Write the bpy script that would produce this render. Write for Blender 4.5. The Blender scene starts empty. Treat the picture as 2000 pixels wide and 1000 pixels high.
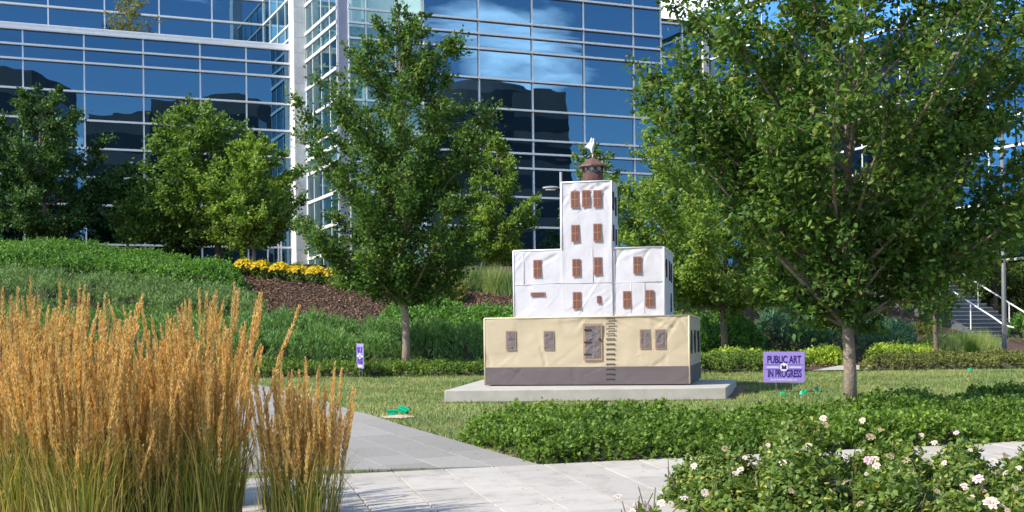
import bpy, math, random
import numpy as np
from mathutils import Vector, Matrix
R = math.radians
S = bpy.context.scene
C = S.collection

# ------------------------------------------------------------------ camera, world, sun, exposure
CAMZ, FPX, HOR, ROLL = 0.893, 2500.0, 659.0, 0.0125
cam = bpy.data.cameras.new('camera'); cam_ob = bpy.data.objects.new('camera', cam); C.objects.link(cam_ob)
cam_ob.location = (0, 0, CAMZ)
cam_ob.rotation_euler = (Matrix.Rotation(R(90), 3, 'X') @ Matrix.Rotation(-ROLL, 3, 'Z')).to_euler()
cam.sensor_width = 36; cam.lens = 36 * FPX / 2000; cam.sensor_fit = 'HORIZONTAL'
cam.shift_y = (HOR - 500) / 2000
cam.clip_start = 0.1; cam.clip_end = 2000
S.camera = cam_ob

SUN_AZ, SUN_EL = 26.0, 43.0          # degrees behind the camera plane on the left, elevation
to_sun = Vector((-math.cos(R(SUN_AZ)) * math.cos(R(SUN_EL)), -math.sin(R(SUN_AZ)) * math.cos(R(SUN_EL)), math.sin(R(SUN_EL))))
world = bpy.data.worlds.new('World'); S.world = world; world.use_nodes = True
wn = world.node_tree; bg = wn.nodes['Background']
sky = wn.nodes.new('ShaderNodeTexSky'); sky.sky_type = 'NISHITA'; sky.sun_disc = False
sky.sun_elevation = R(SUN_EL); sky.sun_rotation = math.atan2(to_sun.x, to_sun.y)
sky.air_density = 1.0; sky.dust_density = 0.35; sky.ozone_density = 2.2; sky.altitude = 100
tc = wn.nodes.new('ShaderNodeTexCoord')
sep = wn.nodes.new('ShaderNodeSeparateXYZ'); wn.links.new(tc.outputs['Generated'], sep.inputs[0])
zz = wn.nodes.new('ShaderNodeMath'); zz.operation = 'ADD'; zz.inputs[1].default_value = 0.18; wn.links.new(sep.outputs[2], zz.inputs[0])
def wdiv(o):
    d = wn.nodes.new('ShaderNodeMath'); d.operation = 'DIVIDE'; wn.links.new(o, d.inputs[0]); wn.links.new(zz.outputs[0], d.inputs[1]); return d.outputs[0]
cmb = wn.nodes.new('ShaderNodeCombineXYZ'); wn.links.new(wdiv(sep.outputs[0]), cmb.inputs[0]); wn.links.new(wdiv(sep.outputs[1]), cmb.inputs[1])
cno = wn.nodes.new('ShaderNodeTexNoise'); cno.inputs['Scale'].default_value = 1.15; cno.inputs['Detail'].default_value = 7; cno.inputs['Roughness'].default_value = 0.52
cmap = wn.nodes.new('ShaderNodeMapping'); cmap.inputs['Location'].default_value = (2.931, 0.652, 0)
wn.links.new(cmb.outputs[0], cmap.inputs[0]); wn.links.new(cmap.outputs[0], cno.inputs[0])
crp = wn.nodes.new('ShaderNodeValToRGB'); crp.color_ramp.elements[0].position = 0.575; crp.color_ramp.elements[1].position = 0.70
wn.links.new(cno.outputs['Fac'], crp.inputs[0])
cup = wn.nodes.new('ShaderNodeMath'); cup.operation = 'GREATER_THAN'; cup.inputs[1].default_value = 0.0; wn.links.new(sep.outputs[2], cup.inputs[0])
cmu = wn.nodes.new('ShaderNodeMath'); cmu.operation = 'MULTIPLY'; wn.links.new(crp.outputs[0], cmu.inputs[0]); wn.links.new(cup.outputs[0], cmu.inputs[1])
cmx = wn.nodes.new('ShaderNodeMix'); cmx.data_type = 'RGBA'; cmx.inputs['B'].default_value = (24, 24, 24, 1)
wn.links.new(cmu.outputs[0], cmx.inputs['Factor']); hs = wn.nodes.new('ShaderNodeHueSaturation'); hs.inputs['Saturation'].default_value = 1.12; wn.links.new(sky.outputs[0], hs.inputs['Color']); wn.links.new(hs.outputs[0], cmx.inputs['A'])
wn.links.new(cmx.outputs['Result'], bg.inputs[0]); bg.inputs[1].default_value = 0.15
sun = bpy.data.lights.new('sun', 'SUN'); sun.energy = 4.1; sun.angle = R(0.53); sun.color = (1.0, 0.91, 0.77)
sun_ob = bpy.data.objects.new('sun', sun); C.objects.link(sun_ob); sun_ob.rotation_euler = to_sun.to_track_quat('Z', 'Y').to_euler()
sun_ob.location = (-20, -10, 30)
vs = S.view_settings; vs.view_transform = 'Standard'; vs.look = 'None'; vs.gamma = 1; vs.use_curve_mapping = False; vs.exposure = 0.76
cy = S.cycles; cy.max_bounces = 7; cy.diffuse_bounces = 3; cy.glossy_bounces = 3; cy.transmission_bounces = 4; cy.transparent_max_bounces = 10
cy.caustics_reflective = False; cy.caustics_refractive = False; cy.use_denoising = True

# ------------------------------------------------------------------ numbers
def unroll(px, py):
    u, v = px - 1000.0, py - HOR
    return (u - ROLL * v) / FPX, (v + ROLL * u) / FPX          # right per metre, down per metre
def at(px, py, Y):
    a, b = unroll(px, py); return Vector((a * Y, Y, CAMZ - b * Y))
FY = ([-400, 0, 5, 15, 19, 24, 30, 60, 400], [-0.62, -0.62, -0.45, -0.02, 0.0, 0.17, 0.29, 0.55, 0.55])
CA, SA = math.cos(R(23.5)), math.sin(R(23.5))
def terrain(x, y):
    x = np.asarray(x, float); y = np.asarray(y, float)
    z = np.interp(y, *FY)
    q = -SA * x + CA * y
    toe = 24.4 + 0.5 * np.clip(x - 5, 0, 14)
    s = np.clip((q - toe) / (43.0 - toe), 0, 1.0)
    s = s ** 1.22
    return np.where(q > toe, z * (1 - s) + s * 3.5, z)
def tz(x, y): return float(terrain(x, y))
def gpt(px, py):
    a, b = unroll(px, py); Y = np.linspace(4, 70, 6000)
    d = (CAMZ - b * Y) - terrain(a * Y, Y); i = np.argmax(d < 0)
    return (a * Y[i], Y[i])
RS = np.random.default_rng(7)
_lat = np.random.default_rng(3).random((64, 64))
def vnoise(x, y, s=1.0, o=0.0):
    x = np.asarray(x, float) * s + 17.3 + o * 7.7; y = np.asarray(y, float) * s + 5.1 + o * 3.3
    xi = np.floor(x).astype(int); yi = np.floor(y).astype(int); fx = x - xi; fy = y - yi
    fx = fx * fx * (3 - 2 * fx); fy = fy * fy * (3 - 2 * fy)
    a = _lat[xi % 64, yi % 64]; b = _lat[(xi + 1) % 64, yi % 64]; c = _lat[xi % 64, (yi + 1) % 64]; d = _lat[(xi + 1) % 64, (yi + 1) % 64]
    return (a * (1 - fx) + b * fx) * (1 - fy) + (c * (1 - fx) + d * fx) * fy
def inside(poly, x, y):
    p = np.asarray(poly); r = np.zeros(np.shape(x), bool); n = len(p)
    for i in range(n):
        x0, y0 = p[i]; x1, y1 = p[(i + 1) % n]
        if y0 == y1: continue
        c = ((y0 > y) != (y1 > y)) & (x < (x1 - x0) * (y - y0) / (y1 - y0) + x0); r ^= c
    return r
def edge_dist(poly, x, y):
    p = np.asarray(poly); d = np.full(np.shape(x), 1e9); n = len(p)
    for i in range(n):
        a = p[i]; b = p[(i + 1) % n]; e = b - a; L = max(e @ e, 1e-9)
        t = np.clip(((x - a[0]) * e[0] + (y - a[1]) * e[1]) / L, 0, 1)
        d = np.minimum(d, np.hypot(x - a[0] - t * e[0], y - a[1] - t * e[1]))
    return d
def rand_in(poly, n, rng):
    p = np.asarray(poly); lo, hi = p.min(0), p.max(0); out = np.zeros((0, 2))
    while len(out) < n:
        q = lo + (hi - lo) * rng.random((n * 2, 2)); out = np.vstack([out, q[inside(poly, q[:, 0], q[:, 1])]])
    return out[:n]
def unit(v): return v / np.maximum(np.linalg.norm(v, axis=-1, keepdims=True), 1e-9)

# ------------------------------------------------------------------ materials
MATS = {}
def nodes(name):
    m = bpy.data.materials.new(name); m.use_nodes = True; nt = m.node_tree; return m, nt, nt.nodes['Principled BSDF']
def ramp(nt, fac, cols):
    r = nt.nodes.new('ShaderNodeValToRGB'); e = r.color_ramp.elements
    while len(e) < len(cols): e.new(0.5)
    for i, c in enumerate(cols):
        p, c = c if isinstance(c[1], (tuple, list)) else (i / max(1, len(cols) - 1), c)
        e[i].position = p; e[i].color = (*c, 1)
    nt.links.new(fac, r.inputs[0]); return r.outputs[0]
def noise(nt, scale, detail=4, rough=0.55, coord='Object', dist=0):
    t = nt.nodes.new('ShaderNodeTexCoord'); n = nt.nodes.new('ShaderNodeTexNoise')
    n.inputs['Scale'].default_value = scale; n.inputs['Detail'].default_value = detail; n.inputs['Roughness'].default_value = rough; n.inputs['Distortion'].default_value = dist
    nt.links.new(t.outputs[coord], n.inputs['Vector']); return n.outputs['Fac']
def bump(nt, b, fac, strength=0.3, dist=0.01):
    n = nt.nodes.new('ShaderNodeBump'); n.inputs['Strength'].default_value = strength; n.inputs['Distance'].default_value = dist
    nt.links.new(fac, n.inputs['Height']); nt.links.new(n.outputs[0], b.inputs['Normal'])
def mat(name, cols, scale=6, rough=0.7, metal=0.0, bumps=None, detail=5, spec=None):
    if name in MATS: return MATS[name]
    m, nt, b = nodes(name)
    if len(cols) == 1: cols = [tuple(c * 0.93 for c in cols[0]), tuple(min(1, c * 1.05) for c in cols[0])]
    nt.links.new(ramp(nt, noise(nt, scale, detail), [(0.3 + 0.4 * i / (len(cols) - 1), c) for i, c in enumerate(cols)]), b.inputs['Base Color'])
    b.inputs['Roughness'].default_value = rough; b.inputs['Metallic'].default_value = metal
    if spec is not None: b.inputs['Specular IOR Level'].default_value = spec
    if bumps: bump(nt, b, noise(nt, bumps[0], 4), bumps[1], bumps[2])
    MATS[name] = m; return m
def leafmat(name, cols, trans=0.35, rough=0.5, tint=(1.25, 1.25, 0.5), gain=1.6):
    """green leaf: colour differs from leaf to leaf, light passes through"""
    m, nt, b = nodes(name)
    cols = [(p, tuple(min(0.9, x * gain) for x in c)) for p, c in cols]
    g = nt.nodes.new('ShaderNodeNewGeometry')
    col = ramp(nt, g.outputs['Random Per Island'], cols)
    n = ramp(nt, noise(nt, 0.9, 3), [(0.35, (0.78, 0.82, 0.8)), (0.65, (1.12, 1.1, 1.0))])
    mx = nt.nodes.new('ShaderNodeMix'); mx.data_type = 'RGBA'; mx.blend_type = 'MULTIPLY'; mx.inputs['Factor'].default_value = 1
    nt.links.new(col, mx.inputs['A']); nt.links.new(n, mx.inputs['B'])
    nt.links.new(mx.outputs['Result'], b.inputs['Base Color']); b.inputs['Roughness'].default_value = rough; b.inputs['Specular IOR Level'].default_value = 0.22
    tm = nt.nodes.new('ShaderNodeMix'); tm.data_type = 'RGBA'; tm.blend_type = 'MULTIPLY'; tm.inputs['Factor'].default_value = 1; tm.inputs['B'].default_value = (*tint, 1)
    nt.links.new(mx.outputs['Result'], tm.inputs['A'])
    tr = nt.nodes.new('ShaderNodeBsdfTranslucent'); nt.links.new(tm.outputs['Result'], tr.inputs[0])
    ms = nt.nodes.new('ShaderNodeMixShader'); ms.inputs[0].default_value = trans
    nt.links.new(b.outputs[0], ms.inputs[1]); nt.links.new(tr.outputs[0], ms.inputs[2])
    nt.links.new(ms.outputs[0], nt.nodes['Material Output'].inputs['Surface']); MATS[name] = m
    return m

# ------------------------------------------------------------------ meshes
def raw_mesh(name, v, idx, counts, m, smooth=False):
    me = bpy.data.meshes.new(name); v = np.ascontiguousarray(v, np.float32); idx = np.ascontiguousarray(idx, np.int32); counts = np.asarray(counts, np.int32)
    me.vertices.add(len(v)); me.vertices.foreach_set('co', v.ravel())
    me.loops.add(len(idx)); me.loops.foreach_set('vertex_index', idx)
    me.polygons.add(len(counts)); st = np.zeros(len(counts), np.int32); st[1:] = np.cumsum(counts)[:-1]
    me.polygons.foreach_set('loop_start', st); me.polygons.foreach_set('loop_total', counts)
    if smooth: me.polygons.foreach_set('use_smooth', np.ones(len(counts), bool))
    me.update(calc_edges=True); me.validate()
    if m is not None: me.materials.append(m)
    return me
def link(name, me, parent=None, loc=(0, 0, 0), rot=(0, 0, 0), scale=(1, 1, 1)):
    o = bpy.data.objects.new(name, me); C.objects.link(o); o.location = loc; o.rotation_euler = rot; o.scale = scale
    if parent is not None: o.parent = parent
    return o
def tag(o, label=None, cat=None, group=None, kind=None):
    if label: o['label'] = label
    if cat: o['category'] = cat
    if group: o['group'] = group
    if kind: o['kind'] = kind
    return o
def thing(name, label, cat, loc=(0, 0, 0), rz=0.0, group=None):
    return tag(link(name, None, None, loc, (0, 0, rz)), label, cat, group)
class MB:
    def __init__(s): s.v = []; s.f = []
    def add(s, vs, fs):
        n = len(s.v); s.v += [tuple(p) for p in vs]; s.f += [tuple(i + n for i in f) for f in fs]; return s
    def box(s, a, b, M=None):
        (x0, y0, z0), (x1, y1, z1) = a, b
        vs = [(x0, y0, z0), (x1, y0, z0), (x1, y1, z0), (x0, y1, z0), (x0, y0, z1), (x1, y0, z1), (x1, y1, z1), (x0, y1, z1)]
        if M is not None: vs = [M @ Vector(p) for p in vs]
        return s.add(vs, [(0, 3, 2, 1), (4, 5, 6, 7), (0, 1, 5, 4), (1, 2, 6, 5), (2, 3, 7, 6), (3, 0, 4, 7)])
    def tube(s, pts, rad, n=6, cap=True):
        pts = [Vector(p) for p in pts]
        if not hasattr(rad, '__len__'): rad = [rad] * len(pts)
        base = len(s.v); up = Vector((0, 0, 1))
        for i, p in enumerate(pts):
            d = (pts[min(i + 1, len(pts) - 1)] - pts[max(i - 1, 0)]).normalized()
            a = d.cross(up if abs(d.z) < 0.95 else Vector((1, 0, 0))).normalized(); b = d.cross(a)
            for k in range(n):
                t = 2 * math.pi * k / n; s.v.append(tuple(p + (a * math.cos(t) + b * math.sin(t)) * rad[i]))
        for i in range(len(pts) - 1):
            for k in range(n):
                k2 = (k + 1) % n; s.f.append((base + i * n + k, base + i * n + k2, base + (i + 1) * n + k2, base + (i + 1) * n + k))
        if cap: s.f.append(tuple(base + k for k in range(n))[::-1]); s.f.append(tuple(base + (len(pts) - 1) * n + k for k in range(n)))
        return s
    def lathe(s, prof, n=20, c=(0, 0, 0)):
        base = len(s.v)
        for r, z in prof:
            for k in range(n):
                t = 2 * math.pi * k / n; s.v.append((c[0] + r * math.cos(t), c[1] + r * math.sin(t), c[2] + z))
        for i in range(len(prof) - 1):
            for k in range(n):
                k2 = (k + 1) % n; s.f.append((base + i * n + k, base + i * n + k2, base + (i + 1) * n + k2, base + (i + 1) * n + k))
        return s
    def mesh(s, name, m, smooth=False):
        me = bpy.data.meshes.new(name); me.from_pydata(s.v, [], s.f); me.update()
        if m is not None: me.materials.append(m)
        if smooth:
            for p in me.polygons: p.use_smooth = True
        return me
    def build(s, name, m, parent=None, smooth=False, bevel=0, **k):
        o = link(name, s.mesh(name, m, smooth), parent, **k)
        if bevel:
            b = o.modifiers.new('bevel', 'BEVEL'); b.width = bevel; b.segments = 2; b.limit_method = 'ANGLE'
        return o
_cube = {}
def cube_mesh(m):
    if m.name not in _cube: _cube[m.name] = MB().box((-0.5, -0.5, -0.5), (0.5, 0.5, 0.5)).mesh('block', m)
    return _cube[m.name]
def block(name, a, b, m, parent, rot=(0, 0, 0)):
    a, b = Vector(a), Vector(b); return link(name, cube_mesh(m), parent, (a + b) / 2, rot, b - a)
def leaf_mesh(name, P, D, N, L, W, m, shape=2, fold=0.25):
    """many folded leaves: P base points, D leaf directions, N face normals, L lengths, W widths"""
    n = len(P); D = unit(D); A = unit(np.cross(N, D)); N = np.cross(D, A)
    L = np.broadcast_to(L, n)[:, None]; W = np.broadcast_to(W, n)[:, None]
    if shape == 2:
        V = np.stack([P, P + D * L * 0.45 + A * W * 0.5 - N * W * fold, P + D * L, P + D * L * 0.45 - A * W * 0.5 - N * W * fold], 1).reshape(-1, 3)
        f = np.array([0, 2, 1, 0, 3, 2]); k = 4; c = 3; nf = 2
    elif shape == 1:
        V = np.stack([P - A * W * 0.5, P + A * W * 0.5, P + D * L], 1).reshape(-1, 3); f = np.array([0, 1, 2]); k = 3; c = 3; nf = 1
    else:
        droop = -N * L * 0.16
        V = np.stack([P, P + D * L * 0.3 + A * W * 0.5 - N * W * fold * 0.8, P + D * L * 0.68 + A * W * 0.36 - N * W * fold * 0.6 + droop * 0.5, P + D * L + droop,
                      P + D * L * 0.68 - A * W * 0.36 - N * W * fold * 0.6 + droop * 0.5, P + D * L * 0.3 - A * W * 0.5 - N * W * fold * 0.8, P + D * L * 0.5 + droop * 0.15], 1).reshape(-1, 3)
        f = np.array([0, 6, 1, 1, 6, 2, 2, 6, 3, 3, 6, 4, 4, 6, 5, 5, 6, 0])[::-1]; k = 7; c = 3; nf = 6
    idx = (np.arange(n)[:, None] * k + f[None]).ravel()
    return raw_mesh(name, V, idx, np.full(n * nf, c), m)

M_bark = mat('bark', [(0.10, 0.075, 0.055), (0.20, 0.15, 0.11)], 30, 0.9, bumps=(60, 0.8, 0.02))
M_lightbark = mat('light bark', [(0.17, 0.13, 0.10), (0.30, 0.235, 0.18)], 26, 0.9, bumps=(50, 0.8, 0.02))
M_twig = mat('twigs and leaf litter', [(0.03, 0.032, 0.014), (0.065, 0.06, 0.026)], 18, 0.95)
M_white = mat('white metal', [(0.80, 0.80, 0.80)], 3, 0.4)
M_alu = mat('pale aluminium', [(0.80, 0.81, 0.82)], 2, 0.35, metal=0.1)
M_concrete = mat('concrete', [(0.36, 0.345, 0.31), (0.46, 0.44, 0.40)], 5, 0.85, bumps=(60, 0.25, 0.005))

# ------------------------------------------------------------------ the ground
def sheet(name, poly_or_grid, m, off, kind='structure', step=0.5):
    p = np.asarray(poly_or_grid); lo, hi = p.min(0), p.max(0)
    nx = max(2, int((hi[0] - lo[0]) / step)); ny = max(2, int((hi[1] - lo[1]) / step))
    gx, gy = np.meshgrid(np.linspace(lo[0], hi[0], nx), np.linspace(lo[1], hi[1], ny))
    v = np.stack([gx.ravel(), gy.ravel(), terrain(gx, gy).ravel() + off], 1)
    i = np.arange(ny - 1)[:, None] * nx + np.arange(nx - 1)[None]; q = np.stack([i, i + 1, i + nx + 1, i + nx], -1).reshape(-1, 4)
    cx, cyy = v[q, 0].mean(1), v[q, 1].mean(1); q = q[inside(poly_or_grid, cx, cyy)]
    o = link(name, raw_mesh(name, v, q.ravel(), np.full(len(q), 4), m, True)); tag(o, kind=kind); return o
def poly_sheet(name, poly, m, off):
    """exact polygon, finely cut so that it follows the ground"""
    import bmesh
    bm = bmesh.new(); bm.faces.new([bm.verts.new((x, y, 0)) for x, y in poly])
    ys = [p[1] for p in poly]; xs = [p[0] for p in poly]
    for y in np.arange(min(ys) + 0.4, max(ys), 0.4): bmesh.ops.bisect_plane(bm, geom=bm.verts[:] + bm.edges[:] + bm.faces[:], plane_co=(0, y, 0), plane_no=(0, 1, 0))
    bmesh.ops.triangulate(bm, faces=bm.faces[:])
    for v in bm.verts: v.co.z = tz(v.co.x, v.co.y) + off
    bmesh.ops.recalc_face_normals(bm, faces=bm.faces[:])
    me = bpy.data.meshes.new(name); bm.to_mesh(me); bm.free(); me.materials.append(m); return tag(link(name, me), kind='structure')

m_, nt, b = nodes('mulch soil')
nt.links.new(ramp(nt, noise(nt, 22, 8, 0.7), [(0.3, (0.035, 0.02, 0.014)), (0.55, (0.10, 0.058, 0.04)), (0.75, (0.21, 0.13, 0.09))]), b.inputs['Base Color'])
b.inputs['Roughness'].default_value = 0.95; bump(nt, b, noise(nt, 40, 6, 0.7), 0.9, 0.05); MATS['mulch'] = M_mulch = m_
m_, nt, b = nodes('lawn turf')
c1 = ramp(nt, noise(nt, 0.8, 5, 0.6), [(0.32, (0.10, 0.13, 0.028)), (0.5, (0.18, 0.195, 0.05)), (0.68, (0.34, 0.29, 0.11))])
c2 = ramp(nt, noise(nt, 30, 6, 0.7), [(0.3, (0.5, 0.5, 0.45)), (0.7, (1.25, 1.25, 1.2))])
mx = nt.nodes.new('ShaderNodeMix'); mx.data_type = 'RGBA'; mx.blend_type = 'MULTIPLY'; mx.inputs['Factor'].default_value = 1
nt.links.new(c1, mx.inputs['A']); nt.links.new(c2, mx.inputs['B']); nt.links.new(mx.outputs['Result'], b.inputs['Base Color'])
b.inputs['Roughness'].default_value = 0.95; bump(nt, b, noise(nt, 90, 3), 0.6, 0.03); M_lawn = m_
M_street = mat('far paving', [(0.16, 0.155, 0.15), (0.24, 0.235, 0.225)], 0.6, 0.9)

gy = np.concatenate([[-500, -200, -60, 0], np.arange(2, 70, 1.0), [90, 200, 600]]); gx = np.concatenate([[-600, -200, -60], np.arange(-30, 41, 1.0), [80, 200, 600]])
GX, GY = np.meshgrid(gx, gy); v = np.stack([GX.ravel(), GY.ravel(), terrain(GX, GY).ravel()], 1)
i = np.arange(len(gy) - 1)[:, None] * len(gx) + np.arange(len(gx) - 1)[None]; q = np.stack([i, i + 1, i + len(gx) + 1, i + len(gx)], -1).reshape(-1, 4)
tag(link('ground', raw_mesh('ground', v, q.ravel(), np.full(len(q), 4), M_mulch, True)), kind='structure')
tag(MB().box((-90, -160, -0.9), (90, 2.5, -0.6)).build('street', M_street), kind='structure')

LAWN = [(-15, 8.0), (15, 12.0), (15, 24.0), (4, 23.9), (-2, 24.0), (-15, 24.3)]
sheet('lawn', LAWN, M_lawn, 0.012, step=0.25)
PATH = [gpt(*p) for p in [(1060, 917), (960, 888), (880, 864), (780, 835), (690, 808), (620, 783), (540, 762), (440, 745), (300, 742), (200, 800), (60, 940)]]
ea, eb = Vector(gpt(1060, 915)), Vector(gpt(1505, 893)); ed = (eb - ea).normalized(); en = Vector((-ed.y, ed.x))
def pl(s, t): p = ea + ed * s + en * t; return (p.x, p.y)
PLAZA = [pl(-5.5, 0), pl(8, 0), pl(8, -8.5), pl(-5.5, -8.5)]
M_joint = mat('joint sand', [(0.20, 0.185, 0.165)], 40, 0.95)
poly_sheet('path', PATH, M_joint, 0.022)
poly_sheet('pavement', PLAZA, M_joint, 0.022)
m_, nt, b = nodes('grey granite paver')
oi = nt.nodes.new('ShaderNodeObjectInfo'); 
sp = ramp(nt, noise(nt, 130, 3, 0.7), [(0.35, (0.62, 0.62, 0.62)), (0.65, (1.2, 1.2, 1.2))])
pc = ramp(nt, oi.outputs['Random'], [(0.0, (0.25, 0.238, 0.22)), (1.0, (0.32, 0.305, 0.285))])
mx = nt.nodes.new('ShaderNodeMix'); mx.data_type = 'RGBA'; mx.blend_type = 'MULTIPLY'; mx.inputs['Factor'].default_value = 1
nt.links.new(pc, mx.inputs['A']); nt.links.new(sp, mx.inputs['B']); nt.links.new(mx.outputs['Result'], b.inputs['Base Color']); b.inputs['Roughness'].default_value = 0.8; M_pavg = m_
m_, nt, b = nodes('white granite paver')
oi = nt.nodes.new('ShaderNodeObjectInfo')
sp = ramp(nt, noise(nt, 4, 10, 0.75), [(0.3, (0.72, 0.71, 0.69)), (0.5, (0.98, 0.98, 0.98)), (0.7, (1.06, 1.06, 1.06))])
pc = ramp(nt, oi.outputs['Random'], [(0.0, (0.385, 0.36, 0.325)), (1.0, (0.465, 0.435, 0.395))])
mx = nt.nodes.new('ShaderNodeMix'); mx.data_type = 'RGBA'; mx.blend_type = 'MULTIPLY'; mx.inputs['Factor'].default_value = 1
nt.links.new(pc, mx.inputs['A']); nt.links.new(sp, mx.inputs['B']); nt.links.new(mx.outputs['Result'], b.inputs['Base Color']); b.inputs['Roughness'].default_value = 0.75; M_pavw = m_

def paver(parent, poly, m):
    """one slab with its own edges, clipped polygon given in world xy"""
    n = len(poly); mb = MB(); cx = sum(p[0] for p in poly) / n; cyy = sum(p[1] for p in poly) / n
    top = [(p[0], p[1], tz(*p) + 0.032) for p in poly]
    ins = [(p[0] + (cx - p[0]) * 0.012, p[1] + (cyy - p[1]) * 0.012, tz(*p) + 0.035) for p in poly]
    bot = [(p[0], p[1], tz(*p) + 0.015) for p in poly]
    f = [tuple(range(n))] + [(n + k, n + (k + 1) % n, (k + 1) % n, k) for k in range(n)] + [(2 * n + k, 2 * n + (k + 1) % n, n + (k + 1) % n, n + k) for k in range(n)]
    mb.add(ins + top + bot, f); return mb.build('paver', m, parent)
def clip(poly, clipper):
    """Sutherland-Hodgman with a convex counter-clockwise clipper"""
    out = poly
    for i in range(len(clipper)):
        a, b = clipper[i], clipper[(i + 1) % len(clipper)]; inp = out; out = []
        sd = lambda p: (b[0] - a[0]) * (p[1] - a[1]) - (b[1] - a[1]) * (p[0] - a[0])
        for k in range(len(inp)):
            p, q = inp[k], inp[(k + 1) % len(inp)]; sp, sq = sd(p), sd(q)
            if sp >= 0: out.append(p)
            if (sp >= 0) != (sq >= 0):
                t = sp / (sp - sq); out.append((p[0] + (q[0] - p[0]) * t, p[1] + (q[1] - p[1]) * t))
        if len(out) < 3: return []
    return out
def ccw(p): 
    a = sum(p[i][0] * p[(i + 1) % len(p)][1] - p[(i + 1) % len(p)][0] * p[i][1] for i in range(len(p))); return p if a > 0 else p[::-1]
def area(p): return abs(sum(p[i][0] * p[(i + 1) % len(p)][1] - p[(i + 1) % len(p)][0] * p[i][1] for i in range(len(p)))) / 2
pav_p = bpy.data.objects['pavement']; path_p = bpy.data.objects['path']
g = 0.006
for r in range(12):                                   # courses run along the joint direction seen in the photograph
    for c in range(-14, 16):
        if True:
            s0 = c * 0.42; t0 = -r * 0.62 - (0.31 if c % 2 else 0.0)
            t1 = t0 - 0.62
            t0c = min(t0, -0.001)
            if c % 2 and r == 0: paver(pav_p, [pl(s0 + g, -0.31 + g), pl(s0 + 0.42 - g, -0.31 + g), pl(s0 + 0.42 - g, -g), pl(s0 + g, -g)], M_pavw)
            sh = lambda s, t: pl(s - t * 0.10, t)
            if t1 < -6.5: continue
            paver(pav_p, [pl(s0 + g, t1 + g), pl(s0 + 0.42 - g, t1 + g), pl(s0 + 0.42 - g, t0c - g), pl(s0 + g, t0c - g)], M_pavw)
# path pavers: direction of the path edge
pa, pb_ = Vector(gpt(1060, 917)), Vector(gpt(690, 808)); pd = (pb_ - pa).normalized(); pn = Vector((-pd.y, pd.x))
PATHC = ccw(PATH)
for i in range(-6, 40):
    for j in range(-3, 16):
        a0 = i * 0.6 + (0.3 if j % 2 else 0); b0 = j * 0.4
        q4 = [pa + pd * s + pn * t for s, t in ((a0 + g, b0 + g), (a0 + 0.6 - g, b0 + g), (a0 + 0.6 - g, b0 + 0.4 - g), (a0 + g, b0 + 0.4 - g))]
        q4 = [(p.x, p.y) for p in q4]
        cq = clip(PATHC, ccw(q4))
        if len(cq) >= 3 and area(cq) > 0.01: paver(path_p, ccw(cq), M_pavg)
# short paved walk behind the lawn on the right
WALK = [gpt(*p) for p in [(1592, 728), (1760, 727), (1700, 714), (1600, 716)]]
poly_sheet('footpath', [(WALK[0][0], 24.1), (WALK[1][0] + .6, 24.3), (WALK[1][0] + 1.4, 26.2), (WALK[0][0] + 1, 26.0)], M_concrete, 0.03)

# ------------------------------------------------------------------ the office building (own frame: x along the front, y away from us)
def glassmat(name, tint, dark, fac, rough=0.0):
    m, nt, b = nodes(name)
    b.inputs['Base Color'].default_value = (*dark, 1); b.inputs['Roughness'].default_value = 0.4; b.inputs['Specular IOR Level'].default_value = 0
    gl = nt.nodes.new('ShaderNodeBsdfGlossy'); gl.inputs['Color'].default_value = (*tint, 1); gl.inputs['Roughness'].default_value = rough
    oi = nt.nodes.new('ShaderNodeObjectInfo')
    bp = nt.nodes.new('ShaderNodeBump'); bp.inputs['Strength'].default_value = 0.12; bp.inputs['Distance'].default_value = 0.02
    tcn = nt.nodes.new('ShaderNodeTexCoord'); va = nt.nodes.new('ShaderNodeVectorMath'); va.operation = 'MULTIPLY_ADD'; va.inputs[1].default_value = (1.3, 1.3, 1.3)
    sc_ = nt.nodes.new('ShaderNodeCombineXYZ'); mu_ = nt.nodes.new('ShaderNodeMath'); mu_.operation = 'MULTIPLY'; mu_.inputs[1].default_value = 50; nt.links.new(oi.outputs['Random'], mu_.inputs[0]); nt.links.new(mu_.outputs[0], sc_.inputs[0]); nt.links.new(mu_.outputs[0], sc_.inputs[1])
    nt.links.new(tcn.outputs['Object'], va.inputs[0]); nt.links.new(sc_.outputs[0], va.inputs[2])
    nz = nt.nodes.new('ShaderNodeTexNoise'); nz.inputs['Scale'].default_value = 1.0; nz.inputs['Detail'].default_value = 1; nt.links.new(va.outputs[0], nz.inputs['Vector']); nt.links.new(nz.outputs['Fac'], bp.inputs['Height']); nt.links.new(bp.outputs[0], gl.inputs['Normal'])
    ms = nt.nodes.new('ShaderNodeMixShader'); ms.inputs[0].default_value = fac
    nt.links.new(b.outputs[0], ms.inputs[1]); nt.links.new(gl.outputs[0], ms.inputs[2]); nt.links.new(ms.outputs[0], nt.nodes['Material Output'].inputs['Surface']); return m
M_glass = glassmat('blue mirror glass', (0.085, 0.175, 0.27), (0.006, 0.012, 0.02), 0.93)
M_gsp = glassmat('blue spandrel glass', (0.072, 0.15, 0.24), (0.008, 0.016, 0.03), 0.92)
m, nt, b = nodes('clear teal glass')
tr = nt.nodes.new('ShaderNodeBsdfTransparent'); tr.inputs[0].default_value = (0.72, 0.87, 0.86, 1)
gl = nt.nodes.new('ShaderNodeBsdfGlossy'); gl.inputs[0].default_value = (0.85, 0.95, 1, 1); gl.inputs['Roughness'].default_value = 0.0
lw = nt.nodes.new('ShaderNodeLayerWeight'); lw.inputs[0].default_value = 0.35
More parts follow.
